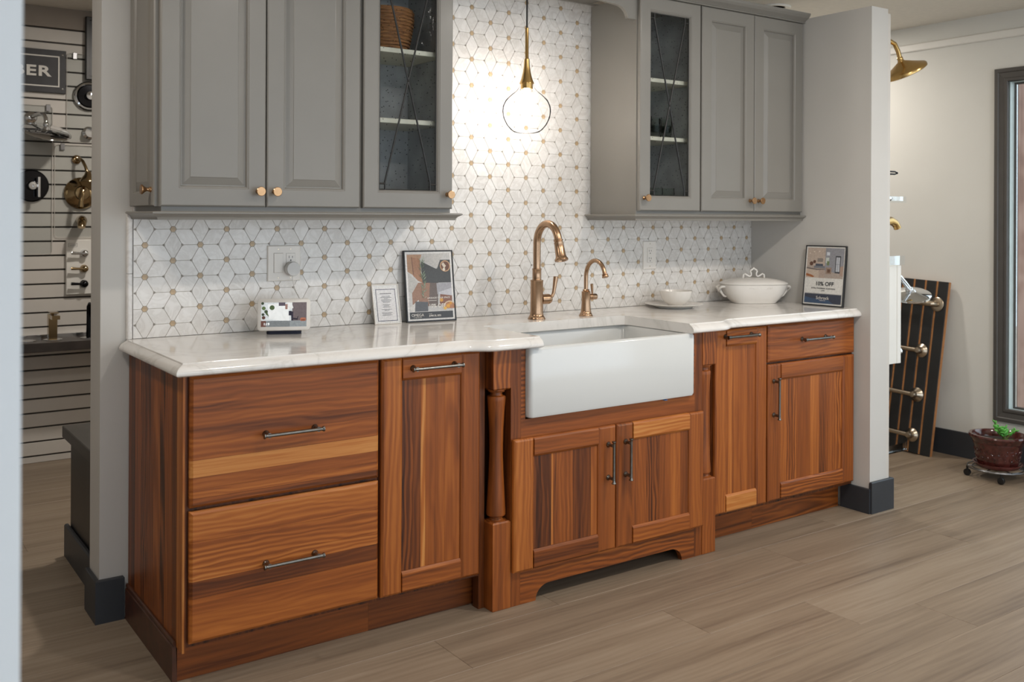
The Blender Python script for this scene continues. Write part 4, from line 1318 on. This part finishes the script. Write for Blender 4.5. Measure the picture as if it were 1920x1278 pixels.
MB().lathe([(0.0235, 0.0090), (0.0255, 0.0110), (0.0258, 0.0330), (0.0240, 0.0370), (0.0, 0.0375)], (0.4150, 0, 1.1320), 'Y', 32, sgn=-1).build('adapter', 'plastic_grey', pl, 40)
MB().tube([(0.415, -0.026, 1.1075), (0.416, -0.026, 1.0950), (0.420, -0.024, 1.075), (0.430, -0.022, 1.050), (0.444, -0.030, 1.020), (0.440, -0.045, 0.985), (0.420, -0.060, 0.945), (0.395, -0.075, 0.925)], 0.0016, 8).build('lead', 'cord_white', pl, 60)

# --- plate, bowl and tureen
def lathe_wavy(prof, o, seg=64, n=24, amp=0.0):
    loops = []
    for r, h, k in prof:
        r = max(r, 1e-4)
        loops.append([(o[0] + r * (1 + amp * k * math.cos(n * 2 * math.pi * i / seg)) * math.cos(2 * math.pi * i / seg), o[1] + r * (1 + amp * k * math.cos(n * 2 * math.pi * i / seg)) * math.sin(2 * math.pi * i / seg), o[2] + h) for i in range(seg)])
    return MB().loft(loops)
pc = (2.1950, -0.1420, 0.9143)
PT = tag(lathe_wavy([(0.080, 0, 0), (0.084, 0.002, 0), (0.088, 0.006, 0), (0.118, 0.0135, 0.3), (0.1310, 0.0170, 1), (0.1318, 0.0190, 1), (0.1300, 0.0198, 1), (0.1120, 0.0155, 0.3), (0.0900, 0.0095, 0), (0.0, 0.0085, 0)], pc, amp=0.010).build('dinner_plate', 'ceramic', smooth=50),
         'white scalloped ceramic dinner plate under the small bowl', 'plate')
bc = (2.2080, -0.1420, 0.9234)
BW = tag(lathe_wavy([(0.034, 0, 0), (0.036, 0.003, 0), (0.052, 0.014, 0), (0.066, 0.034, 0), (0.0735, 0.060, 0.6), (0.0750, 0.0665, 1), (0.0735, 0.0672, 1), (0.0700, 0.060, 0.6), (0.0630, 0.035, 0), (0.048, 0.016, 0), (0.0, 0.008, 0)], bc, amp=0.012, n=16).build('soup_bowl', 'ceramic', smooth=50),
         'small white ceramic bowl sitting on the dinner plate', 'bowl')

TR = thing('soup_tureen', 'white ornate covered ceramic tureen with scroll handles in the corner', 'tureen', (2.7000, -0.1680, 0.9143), (0, 0, R(-27)))
def sup(a_, b_, z, p=3.2, n=48):
    out = []
    for i in range(n):
        t = 2 * math.pi * i / n
        c, s = math.cos(t), math.sin(t)
        out.append((a_ * math.copysign(abs(c) ** (2 / p), c), b_ * math.copysign(abs(s) ** (2 / p), s), z))
    return out
MB().loft([sup(0.100, 0.060, 0.0), sup(0.104, 0.063, 0.001), sup(0.106, 0.064, 0.005), sup(0.122, 0.073, 0.020), sup(0.142, 0.084, 0.048), sup(0.155, 0.091, 0.078), sup(0.158, 0.093, 0.087), sup(0.156, 0.091, 0.089), sup(0.150, 0.086, 0.086), sup(0.10, 0.055, 0.02)]).build('bowl', 'ceramic', TR, 50, local=True)
MB().loft([sup(0.150, 0.086, 0.0895), sup(0.159, 0.094, 0.0900), sup(0.161, 0.0955, 0.0935), sup(0.158, 0.093, 0.0975), sup(0.140, 0.082, 0.1060), sup(0.110, 0.064, 0.1140), sup(0.070, 0.040, 0.1190), sup(0.030, 0.018, 0.1210)]).build('lid', 'ceramic', TR, 50, local=True)
m = MB()
fin = [(-0.054, 0.116), (-0.052, 0.134), (-0.044, 0.139), (-0.030, 0.130), (-0.020, 0.126), (-0.013, 0.132), (-0.013, 0.142), (-0.017, 0.150), (-0.013, 0.158), (-0.006, 0.160), (0.0, 0.167)]
path_ = [(u, 0, z) for u, z in fin] + [(-u, 0, z) for u, z in reversed(fin[:-1])]
m.tube(path_, [0.0042] * len(path_), 10)
m.build('finial', 'ceramic', TR, 60, local=True)
for s in (-1, 1):
    m = MB()
    m.tube([(s * 0.150, -0.030, 0.080), (s * 0.168, -0.028, 0.080), (s * 0.176, -0.020, 0.074), (s * 0.172, 0.0, 0.058), (s * 0.176, 0.020, 0.074), (s * 0.168, 0.028, 0.080), (s * 0.150, 0.030, 0.080)], [0.005, 0.006, 0.0065, 0.0065, 0.0065, 0.006, 0.005], 10)
    m.tube([(s * 0.172, 0.0, 0.072), (s * 0.163, 0, 0.052), (s * 0.149, 0, 0.034), (s * 0.138, 0, 0.030)], [0.0065, 0.006, 0.0055, 0.005], 10)
    m.build('handle', 'ceramic', TR, 60, local=True)
m = MB()
def swirl(cu, cv, r, a0, turns, n=12):
    pp = []
    for i in range(n + 1):
        t = i / n
        a_ = a0 + turns * 2 * math.pi * t
        rr = r * (1 - 0.75 * t)
        u, v = cu + rr * math.cos(a_), cv + rr * math.sin(a_)
        pp.append((u, -(0.064 + 0.030 * (v / 0.087) ** 0.8) + 0.0012, v))
    return pp
for s in (-1, 1):
    for cu, cv, r, t in ((0.010, 0.069, 0.008, 1.0), (0.024, 0.071, 0.007, -1.0), (0.038, 0.072, 0.0065, 1.0), (0.050, 0.076, 0.005, -0.9), (0.020, 0.062, 0.004, 0.8), (0.034, 0.064, 0.004, -0.8)):
        m.tube(swirl(s * cu, cv, r, 1.57 - s * 1.2, s * t), 0.0013, 6)
m.build('relief_ornament', 'ceramic', TR, 60, local=True)

# ================================================================== DISPLAY BEHIND THE PARTITION (seen at far left)
YSW = 2.360
# sign board with raised letters
sg = thing('wall_sign', 'black wood-grain sign with raised white letters hung on the slat wall', 'sign', (-0.22, YSW, 1.973))
sx0, sx1, sz0, sz1 = -0.534, 0.094, 1.9735, 2.2035
MB().rect(FR, sx0, sx1, sz0, sz1, [(0, -YSW + 0.0005), (0, -2.342), (0.002, -2.340)]).build('board', plain('black_stained_wood', '#26262a', 0.5, var=0.4, scale=14), sg)
MB().rect(FR, sx0 + 0.033, sx1 - 0.033, sz0 + 0.032, sz1 - 0.032, [(0, -2.3399), (0, -2.3375), (0.0065, -2.3375), (0.0065, -2.3399)], cap0=False, cap1=False).build('border_line', 'trim_white', sg)
T0 = sg.location.copy()
text_mesh('GERBER', 0.0760, 'trim_white', sg, lambda a_, b_, c_: (0.016 + a_ * 1.36 - T0.x, 2.3385 - c_ - T0.y, 2.0615 + b_ - T0.z), align='RIGHT', extrude=0.003, bold=0.0022, spacing=1.12)
for x in (sx0 + 0.018, sx1 - 0.018):
    for z in (sz0 + 0.024, sz1 - 0.024):
        MB().lathe([(0.0055, 2.3400), (0.0055, 2.3370), (0.003, 2.3352), (0.0, 2.3350)], (x, 0, z), 'Y', 12).build('screw', 'chrome', sg, 40)

def acrylic_panel(label, x0, x1, z0, z1, clip_x):
    o = thing('acrylic_panel', label, 'display panel', ((x0 + x1) / 2, 2.35, z0))
    MB().loft([[(u, -w, v) for u, v in rrect(x0, x1, z0, z1, 0.02, 4)] for w in (-2.3555, -2.3515)]).build('sheet', 'acrylic', o)
    m = MB()
    m.tube([(u, 2.3512, v) for u, v in rrect(x0, x1, z0, z1, 0.02, 4)] + [(x1 - 0.02, 2.3512, z0)], 0.0016, 6)
    m.build('polished_edge', 'slat_white', o, 60)
    MB().rect(FR, clip_x - 0.011, clip_x + 0.011, z1 - 0.030, z1 + 0.006, [(0, -2.3514), (0, -2.3480), (0.002, -2.3470)]).build('hanger_clip', 'steel_wire', o)
    return o
acrylic_panel('clear acrylic display panel right of the black sign', 0.100, 0.400, 1.715, 2.196, 0.140)
acrylic_panel('clear acrylic display panel behind the oval rain shower head', -0.35, 0.030, 1.11, 1.905, 0.008)
acrylic_panel('clear acrylic display panel behind the nickel valve trims', 0.042, 0.42, 1.20, 1.700, 0.080)

# round chrome-and-black trim at the edge of the opening
o = thing('valve_trim', 'chrome ringed black round valve trim beside the sign', 'valve', (0.200, 2.345, 1.970))
MB().lathe([(0.078, 0.0), (0.080, 0.008), (0.074, 0.018), (0.066, 0.020), (0.060, 0.014)], (0.212, 2.3510, 1.970), 'Y', 36, sgn=-1, cap1=False).build('ring', 'chrome', o, 40)
MB().lathe([(0.0601, 0.010), (0.058, 0.016), (0.0, 0.018)], (0.212, 2.3510, 1.970), 'Y', 36, sgn=-1).build('plate', 'gunmetal', o, 40)
MB().lathe([(0.018, 0.017), (0.018, 0.045), (0.022, 0.050), (0.0, 0.054)], (0.212, 2.3510, 1.970), 'Y', 20, sgn=-1).build('knob', 'chrome', o, 40)
o = thing('valve_trim', 'small chrome control knob on the slat wall below the ringed trim', 'valve', (0.205, 2.345, 1.765))
MB().lathe([(0.034, 0.0), (0.034, 0.006), (0.022, 0.012), (0.020, 0.030), (0.027, 0.036), (0.027, 0.050), (0.0, 0.053)], (0.212, 2.3510, 1.770), 'Y', 24, sgn=-1).build('knob', 'chrome', o, 40)

# rain head on its arm
o = thing('shower_head', 'chrome oval rain shower head with nozzles on a short arm', 'shower head', (-0.03, 2.345, 1.70))
m = MB().lathe([(0.030, 0.0), (0.030, 0.004), (0.020, 0.012), (0.012, 0.016)], (-0.075, 2.3510, 1.838), 'Y', 24, sgn=-1)
m.tube([(-0.075, 2.345, 1.838), (-0.060, 2.29, 1.846), (-0.045, 2.24, 1.848), (-0.033, 2.215, 1.842), (-0.028, 2.205, 1.825), (-0.027, 2.202, 1.795)], 0.0105, 14)
m.ball((-0.027, 2.202, 1.792), 0.015, 14, 8)
m.build('arm', 'chrome', o, 50)
hm = Matrix.Translation((-0.027, 2.202, 1.752)) @ Matrix.Rotation(R(24), 4, 'X') @ Matrix.Rotation(R(6), 4, 'Y')
m = MB().lathe([(0.014, 0.034), (0.020, 0.020), (0.110, 0.010), (0.122, 0.004), (0.124, 0.0), (0.120, -0.004), (0.0, -0.005)], (0, 0, 0), 'Z', 40)
m.xf(hm)
hd_ = m.build('head', 'chrome', o, 40)
m = MB()
for rr, n in ((0.03, 8), (0.055, 14), (0.08, 20), (0.105, 26)):
    for i in range(n):
        a_ = 2 * math.pi * i / n
        m.lathe([(0.0030, -0.004), (0.0026, -0.0085)], (rr * math.cos(a_), rr * math.sin(a_), 0), 'Z', 6)
m.xf(hm)
m.build('nozzles', 'plastic_black', hd_)

# black round valve trim with a chrome lever
o = thing('valve_trim', 'black round valve trim with a chrome cross lever under the shower head', 'valve', (-0.072, 2.345, 1.475))
MB().lathe([(0.084, 0.0), (0.085, 0.006), (0.080, 0.012), (0.0, 0.015)], (-0.072, 2.3510, 1.475), 'Y', 40, sgn=-1).build('plate', 'gunmetal', o, 40)
m = MB().lathe([(0.026, 0.013), (0.024, 0.050), (0.020, 0.056), (0.0, 0.058)], (-0.072, 2.3510, 1.475), 'Y', 24, sgn=-1)
m.box(-0.052, -0.041, 2.270, 2.292, 1.415, 1.520)
m.box(-0.072, -0.045, 2.276, 2.290, 1.468, 1.482)
m.build('lever', 'chrome', o, 40)

# nickel shower arm, trim and spout
o = thing('shower_trim', 'warm nickel shower trim with arm and bell-shaped handle', 'valve', (0.165, 2.345, 1.36))
MB().lathe([(0.086, 0.0), (0.085, 0.010), (0.060, 0.034), (0.040, 0.044), (0.034, 0.060), (0.0, 0.066)], (0.172, 2.3510, 1.440), 'Y', 36, sgn=-1).build('bell_plate', 'bronze_nickel', o, 40)
m = MB().lathe([(0.024, 0.0), (0.024, 0.003), (0.012, 0.010)], (0.150, 2.3510, 1.622), 'Y', 20, sgn=-1)
m.tube([(0.150, 2.345, 1.622), (0.157, 2.30, 1.626), (0.166, 2.268, 1.610), (0.176, 2.250, 1.580), (0.184, 2.240, 1.545)], 0.0085, 12)
m.lathe([(0.012, 0.0), (0.020, -0.020), (0.040, -0.045), (0.043, -0.055), (0.0, -0.056)], (0.186, 2.236, 1.556), 'Z', 24)
m.build('arm_and_head', 'bronze_nickel', o, 50)
m = MB().tube([(0.172, 2.29, 1.455), (0.168, 2.262, 1.460), (0.160, 2.250, 1.435), (0.154, 2.246, 1.395), (0.152, 2.246, 1.365)], [0.016, 0.015, 0.012, 0.011, 0.014], 12)
m.build('handle', 'bronze_nickel', o, 50)
o = thing('tub_spout', 'warm nickel tub spout low on the slat wall', 'spout', (0.165, 2.345, 1.262))
MB().tube([(0.178, 2.3590, 1.290), (0.170, 2.30, 1.290), (0.160, 2.25, 1.284), (0.153, 2.225, 1.268), (0.151, 2.220, 1.255)], [0.030, 0.027, 0.024, 0.021, 0.019], 18).build('spout', 'bronze_nickel', o, 50)

# board with three lever handles
o = thing('lever_board', 'white sample board with three lever handles in different finishes', 'display board', (0.22, 2.34, 0.892))
MB().rect(FR, 0.099, 0.400, 0.892, 1.186, [(0, -2.3595), (0, -2.337), (0.002, -2.335)]).build('board', 'trim_white', o)
T1 = o.location.copy()
MB().rect(FR, 0.108, 0.153, 1.148, 1.168, [(0, -2.3349), (0, -2.3345), (0.0012, -2.3345), (0.0012, -2.3349)], cap0=False, cap1=False).build('logo_box', 'ink', o)
text_mesh('GERBER', 0.0098, 'ink', o, lambda a_, b_, c_: (0.1305 + a_ - T1.x, 2.3346 - c_ - T1.y, 1.1545 + b_ - T1.z), extrude=0.0002)
for z, mt in ((1.113, 'chrome'), (1.030, 'bronze_nickel'), (0.948, 'gunmetal')):
    m = MB().lathe([(0.021, 0.0), (0.021, 0.006), (0.017, 0.012), (0.015, 0.028), (0.017, 0.034), (0.010, 0.042), (0.0, 0.043)], (0.187, 2.3349, z), 'Y', 20, sgn=-1)
    m.tube([(0.187, 2.305, z), (0.160, 2.303, z + 0.001), (0.125, 2.301, z + 0.003), (0.116, 2.301, z + 0.0035)], [0.0075, 0.0065, 0.0085, 0.0085], 10)
    m.build('lever', mt, o, 45)

# dark shelf with faucets
sh = thing('wall_shelf', 'dark wood wall shelf on the slat wall carrying sample faucets', 'shelf', (0.1, 2.22, 0.618))
MB().rect(FR, -0.9, 0.9, 0.620, 0.668, [(0, -2.3595), (0, -2.102), (0.002, -2.100)]).build('shelf_board', plain('dark_stained_shelf', '#3a3431', 0.35, var=0.3, scale=12), sh)
MB().box(-0.9, 0.9, 2.330, 2.3595, 0.6681, 0.684).build('back_lip', 'chrome', sh)
def base_plate(p, parent, mt='chrome'):
    MB().lathe([(0.046, 0.0), (0.046, 0.003), (0.030, 0.006), (0.0, 0.0065)], p, 'Z', 28).build('escutcheon', mt, parent, 40)
o = thing('sample_faucet', 'square-bodied dark bronze sample faucet on the wall shelf', 'faucet', (0.010, 2.21, 0.6683))
base_plate((0.012, 2.21, 0.6683), o)
m = MB()
m.rect(UPM, -0.012, 0.030, 2.190, 2.232, [(0.0, 0.6749), (0.0, 0.802), (0.002, 0.804)])
m.box(-0.010, 0.028, 2.105, 2.191, 0.782, 0.802)
m.build('body', 'bronze_nickel', o)
m = MB().box(-0.012, 0.030, 2.150, 2.236, 0.810, 0.816).box(0.003, 0.015, 2.200, 2.215, 0.8041, 0.8101)
m.build('lever', 'bronze_nickel', o)
o = thing('sample_faucet', 'tapered black sample faucet at the edge of the opening on the shelf', 'faucet', (0.195, 2.20, 0.6683))
base_plate((0.190, 2.20, 0.6683), o)
MB().tube([(0.192, 2.20, 0.6749), (0.190, 2.20, 0.76), (0.186, 2.20, 0.835), (0.190, 2.19, 0.852)], [0.020, 0.0165, 0.012, 0.010], 16).build('body', 'gunmetal', o, 45)
o = thing('faucet_plate', 'loose chrome faucet base plate at the left of the shelf', 'plate', (-0.115, 2.21, 0.6683))
base_plate((-0.115, 2.21, 0.6683), o)

# dark framed edge hanging at the far side of the opening
o = thing('hanging_frame', 'tall narrow black framed panel hung high beside the sign', 'frame', (0.33, 2.33, 2.055))
MB().rect(FR, 0.190, 0.46, 2.058, 2.40, [(0, -2.349), (0, -2.322), (0.003, -2.318), (0.018, -2.318), (0.020, -2.326)]).build('frame', 'vinyl_black', o)

# low dark bench behind the partition
o = thing('display_bench', 'low black bench with a thick top and skirting behind the partition', 'bench', (0.2, 0.46, 0))
MB().box(-0.180, 0.90, 0.175, 0.720, 0.0004, 0.462).build('body', 'vinyl_black', o)
MB().rect(UPM, -0.206, 0.92, 0.160, 0.750, [(0, 0.4622), (0, 0.502), (0.003, 0.505)]).build('top', plain('charcoal_wood_top', '#36332f', 0.4, var=0.25, scale=10), o)
MB().rect(UPM, -0.198, -0.1802, 0.162, 0.748, [(0, 0.0004), (0, 0.118), (0.005, 0.124)]).build('skirting', 'base_black', o)

# ================================================================== DISPLAY ON THE FAR SIDE OF THE RETURN WALL (seen at right)
XS = 3.0185
o = thing('shower_head', 'satin brass cone-shaped rain shower head beyond the right wall', 'shower head', (XS + 0.08, -0.62, 2.0))
m = MB().lathe([(0.028, 0.0), (0.028, 0.004), (0.014, 0.012)], (XS, -0.63, 2.14), 'X', 20)
m.tube([(XS + 0.004, -0.63, 2.14), (3.09, -0.63, 2.152), (3.135, -0.632, 2.140), (3.160, -0.634, 2.108), (3.172, -0.635, 2.080)], 0.0105, 14)
m.ball((3.175, -0.635, 2.074), 0.014, 14, 8)
m.build('arm', 'brass', o, 50)
m = MB().lathe([(0.012, 0.0), (0.016, -0.010), (0.060, -0.034), (0.098, -0.052), (0.102, -0.058), (0.102, -0.068), (0.095, -0.072), (0.0, -0.070)], (0, 0, 0), 'Z', 44)
m.xf(Matrix.Translation((3.176, -0.635, 2.070)) @ Matrix.Rotation(R(-27), 4, 'Y') @ Matrix.Rotation(R(-8), 4, 'X'))
m.build('head', 'brass', o, 35)

o = thing('robe_hook', 'small dark double-pronged hook sticking out beyond the right wall', 'hook', (XS + 0.04, -0.64, 1.53))
m = MB()
for dz in (0.006, -0.006):
    m.tube([(XS + 0.001, -0.64, 1.535 + dz), (3.130, -0.64, 1.535 + dz), (3.146, -0.64, 1.535 + dz * 0.3)], [0.004, 0.004, 0.003], 8)
m.ball((3.147, -0.64, 1.535), 0.0055, 10, 6)
m.build('prongs', 'gunmetal', o, 50)
o = thing('glass_shelf', 'thin glass shelf on a chrome bracket beyond the right wall', 'shelf', (XS + 0.08, -0.56, 1.40))
MB().box(XS + 0.0005, 3.168, -0.675, -0.40, 1.396, 1.404).build('pane', 'acrylic', o)
MB().box(3.060, 3.166, -0.676, -0.660, 1.4042, 1.424).build('guard_rail', 'acrylic', o)
MB().lathe([(0.014, 0.0), (0.014, 0.030), (0.010, 0.042)], (XS + 0.0005, -0.665, 1.415), 'X', 14).build('bracket', 'chrome', o, 40)
o = thing('tub_spout', 'curved satin brass spout peeking out beyond the right wall', 'spout', (XS + 0.05, -0.655, 1.29))
MB().tube([(XS + 0.0005, -0.655, 1.308), (3.075, -0.655, 1.312), (3.105, -0.656, 1.302), (3.122, -0.657, 1.286), (3.127, -0.658, 1.276)], [0.020, 0.019, 0.018, 0.017, 0.017], 16).build('spout', 'brass', o, 50)
o = thing('sample_rack', 'thick white display box on the far side of the right wall', 'display box', (XS + 0.05, -0.45, 0.65))
MB().rect(FR, XS + 0.0005, 3.098, 0.652, 1.104, [(0, 0.30), (0, 0.673), (0.0015, 0.675)]).build('box', 'trim_white', o)
MB().rect(FR, 3.0985, 3.128, 0.652, 1.104, [(0, 0.30), (0, 0.675), (0.0015, 0.677)]).build('edge_panel', 'trim_white', o)
MB().box(XS + 0.001, 3.136, -0.690, -0.664, 1.108, 1.150).build('card_holder', 'acrylic', o)
o = thing('shower_head', 'polished chrome round hand shower in front of the leaning board', 'shower head', (3.25, -0.62, 0.92))
m = MB().lathe([(0.016, 0.030), (0.022, 0.020), (0.080, 0.008), (0.090, 0.002), (0.090, -0.006), (0.084, -0.010), (0.0, -0.010)], (0, 0, 0), 'Z', 40)
m.xf(Matrix.Translation((3.258, -0.645, 0.960)) @ Matrix.Rotation(R(-16), 4, 'Y') @ Matrix.Rotation(R(10), 4, 'X'))
m.build('head', 'chrome', o, 40)
m = MB().tube([(3.136, -0.645, 1.055), (3.165, -0.645, 1.050), (3.205, -0.645, 1.020), (3.243, -0.645, 0.988)], [0.010, 0.011, 0.012, 0.013], 14)
m.ball((3.243, -0.645, 0.985), 0.018, 14, 8)
m.lathe([(0.026, 0.0), (0.026, 0.004), (0.012, 0.012)], (3.1290, -0.645, 1.055), 'X', 18)
m.build('arm', 'chrome', o, 50)
o = thing('diverter_knob', 'little chrome knob on the edge of the white display box', 'knob', (3.14, -0.65, 0.69))
MB().lathe([(0.020, 0.0), (0.020, 0.004), (0.012, 0.010), (0.012, 0.020), (0.018, 0.024), (0.018, 0.034), (0.0, 0.036)], (3.1285, -0.645, 0.700), 'X', 18).build('knob', 'chrome', o, 40)
o = thing('soap_shelf', 'low clear acrylic soap shelf near the foot of the right wall', 'shelf', (XS + 0.1, -0.6, 0.235))
MB().box(XS + 0.0005, 3.196, -0.672, -0.50, 0.238, 0.243).box(3.190, 3.196, -0.672, -0.50, 0.2432, 0.274).box(XS + 0.0005, 3.1898, -0.672, -0.667, 0.2432, 0.274).build('tray', 'acrylic', o)

# ---- black slat board with grab bars leaning on the right-hand wall
lb = thing('grab_bar_board', 'black grooved board with nickel grab bars leaning on the far wall', 'display board', (4.052, -0.090, 0.0068), (R(2.2), R(7.1), 0))
# local: x = thickness away from the room, y along the wall, z up the board
g = 0.0120
MB().box(0.006, 0.0270, -0.160, 0.42, 0.0, 0.975).build('core', 'mdf', lb, local=True)
edges = [-0.160, -0.098, -0.027, 0.044, 0.115, 0.186, 0.257, 0.328, 0.420]
for i in range(len(edges) - 1):
    a_, b_ = edges[i] + (0.0005 if i == 0 else g), edges[i + 1] - g * 0.2
    MB().rect(lambda u, v, w: (-w, u, v), a_, b_, 0.0, 0.975, [(0, -0.006), (0, -0.001), (0.0012, 0.0)]).build('slat', 'vinyl_black', lb, local=True)
def grab(z, yr, bend, flange):
    m = MB()
    if bend:
        m.tube([(0.0, yr, z), (-0.030, yr, z), (-0.042, yr + 0.010, z), (-0.045, yr + 0.040, z), (-0.045, 0.38, z)], 0.0155, 14)
    else:
        m.tube([(-0.034, yr - 0.005, z), (-0.034, 0.38, z)], 0.0125, 14)
        m.lathe([(0.017, 0.0), (0.017, 0.020), (0.020, 0.024), (0.020, 0.040), (0.014, 0.050), (0.0, 0.052)], (-0.001, yr, z), 'X', 20, sgn=-1)
    pf_ = {'flat': [(0.040, 0.0), (0.040, 0.004), (0.036, 0.007), (0.018, 0.008)], 'step': [(0.038, 0.0), (0.038, 0.005), (0.030, 0.010), (0.024, 0.018), (0.018, 0.020)], 'cone': [(0.040, 0.0), (0.040, 0.003), (0.030, 0.014), (0.020, 0.030), (0.014, 0.038)]}[flange]
    m.lathe(pf_, (-0.0005, yr, z), 'X', 28, sgn=-1)
    return m.build('grab_bar', 'nickel', lb, 40, local=True)
grab(0.845, -0.108, True, 'flat')
grab(0.575, -0.045, False, 'step')
grab(0.325, -0.045, False, 'cone')
grab(0.098, -0.045, False, 'step')

# ---- potted plant on a wheeled caddy
PC = (3.952, -0.690)
cd = thing('plant_caddy', 'grey wire plant caddy on black casters under the pot', 'plant caddy', (PC[0], PC[1], 0))
m = MB()
for rr, z in ((0.142, 0.052), (0.118, 0.050)):
    m.tube([(PC[0] + rr * math.cos(2 * math.pi * i / 40), PC[1] + rr * math.sin(2 * math.pi * i / 40), z) for i in range(41)], 0.0035, 8, cap=False)
for a_ in (0, 60, 120):
    c_, s_2 = math.cos(R(a_)), math.sin(R(a_))
    m.tube([(PC[0] - 0.142 * c_, PC[1] - 0.142 * s_2, 0.050), (PC[0] + 0.142 * c_, PC[1] + 0.142 * s_2, 0.050)], 0.003, 8)
m.build('wire_ring', 'steel_wire', cd, 50)
for a_ in (-62, 30, 128, 215):
    x, y = PC[0] + 0.142 * math.cos(R(a_)), PC[1] + 0.142 * math.sin(R(a_))
    m = MB().lathe([(0.010, -0.0085), (0.0165, -0.0080), (0.0175, -0.004), (0.0175, 0.004), (0.0165, 0.0080), (0.010, 0.0085)], (x, y, 0.0180), 'X', 20)
    m.tube([(x, y, 0.030), (x, y, 0.050)], 0.006, 8)
    m.build('caster', 'plastic_black', cd, 40)
sa = tag(MB().lathe([(0.096, 0.0), (0.104, 0.004), (0.116, 0.020), (0.1165, 0.024), (0.112, 0.024), (0.100, 0.008), (0.0, 0.006)], (PC[0], PC[1], 0.0555), 'Z', 40).build('saucer', plain('glazed_oxblood', '#5a2a26', 0.15, var=0.3, scale=20, coat=0.4), smooth=40),
         'glazed dark red saucer between the pot and the caddy', 'saucer')
M['oxblood'] = plain('glazed_oxblood_relief', '#4a211d', 0.14, var=0.45, scale=38, bump=0.9, bscale=46, coat=0.5)
po = thing('potted_plant', 'green jade plant in a glazed dark red embossed pot', 'plant', (PC[0], PC[1], 0.0635))
MB().lathe([(0.086, 0.0), (0.092, 0.003), (0.098, 0.020), (0.108, 0.080), (0.114, 0.108), (0.118, 0.114), (0.118, 0.122), (0.123, 0.126), (0.125, 0.134), (0.134, 0.142), (0.1375, 0.152), (0.134, 0.160), (0.122, 0.160), (0.112, 0.150), (0.106, 0.120), (0.092, 0.02), (0.0, 0.016)],
           (PC[0], PC[1], 0.0635), 'Z', 56).build('pot', 'oxblood', po, 40)
m = MB()
for i in range(22):
    a0 = 2 * math.pi * i / 22
    for zc, sg_ in ((0.112, 1), (0.142, -1)):
        pp = []
        for j in range(11):
            t = j / 10
            aa_ = 4.6 * t * sg_
            rr = 0.013 * (1 - 0.7 * t)
            z = zc + rr * math.sin(aa_ + i)
            rad = 0.098 + (z - 0.0835) * 0.17 + 0.0008
            th = a0 + rr * math.cos(aa_ + i) / 0.105
            pp.append((PC[0] + rad * math.cos(th), PC[1] + rad * math.sin(th), z))
        m.tube(pp, 0.0022, 5)
m.build('scroll_relief', 'oxblood', po, 60)
MB().lathe([(0.108, 0.0), (0.06, 0.004), (0.0, 0.002)], (PC[0], PC[1], 0.190), 'Z', 32).build('soil', 'soil', po, 60)
rg = random.Random(11)
base = Vector((PC[0] + 0.010, PC[1] - 0.030, 0.190))
leafp = None
for i in range(7):
    a_ = rg.uniform(0, 6.28)
    tip = base + Vector((math.cos(a_) * rg.uniform(0.02, 0.05), math.sin(a_) * rg.uniform(0.02, 0.06), rg.uniform(0.045, 0.085)))
    midp = (base + tip) / 2 + Vector((0, 0, 0.006))
    MB().tube([base, midp, tip], [0.0045, 0.0038, 0.003], 8).build('stem', 'stem', po, 60)
    for t in (0.55, 0.8, 1.0):
        for s in (-1, 1):
            p = base.lerp(tip, t)
            d_ = Vector((math.cos(a_ + s * 1.4 + t), math.sin(a_ + s * 1.4 + t), rg.uniform(0.3, 1.1))).normalized()
            L_ = rg.uniform(0.022, 0.032)
            m = MB().ball((0, 0, 0), 1.0, 10, 6, (0.010, 0.0045, L_ / 2))
            m.xf(Matrix.Translation(p + d_ * L_ * 0.45) @ Vector((0, 0, 1)).rotation_difference(d_).to_matrix().to_4x4() @ Matrix.Rotation(rg.uniform(0, 3), 4, 'Z'))
            m.build('leaf', 'leaf', po, 60)
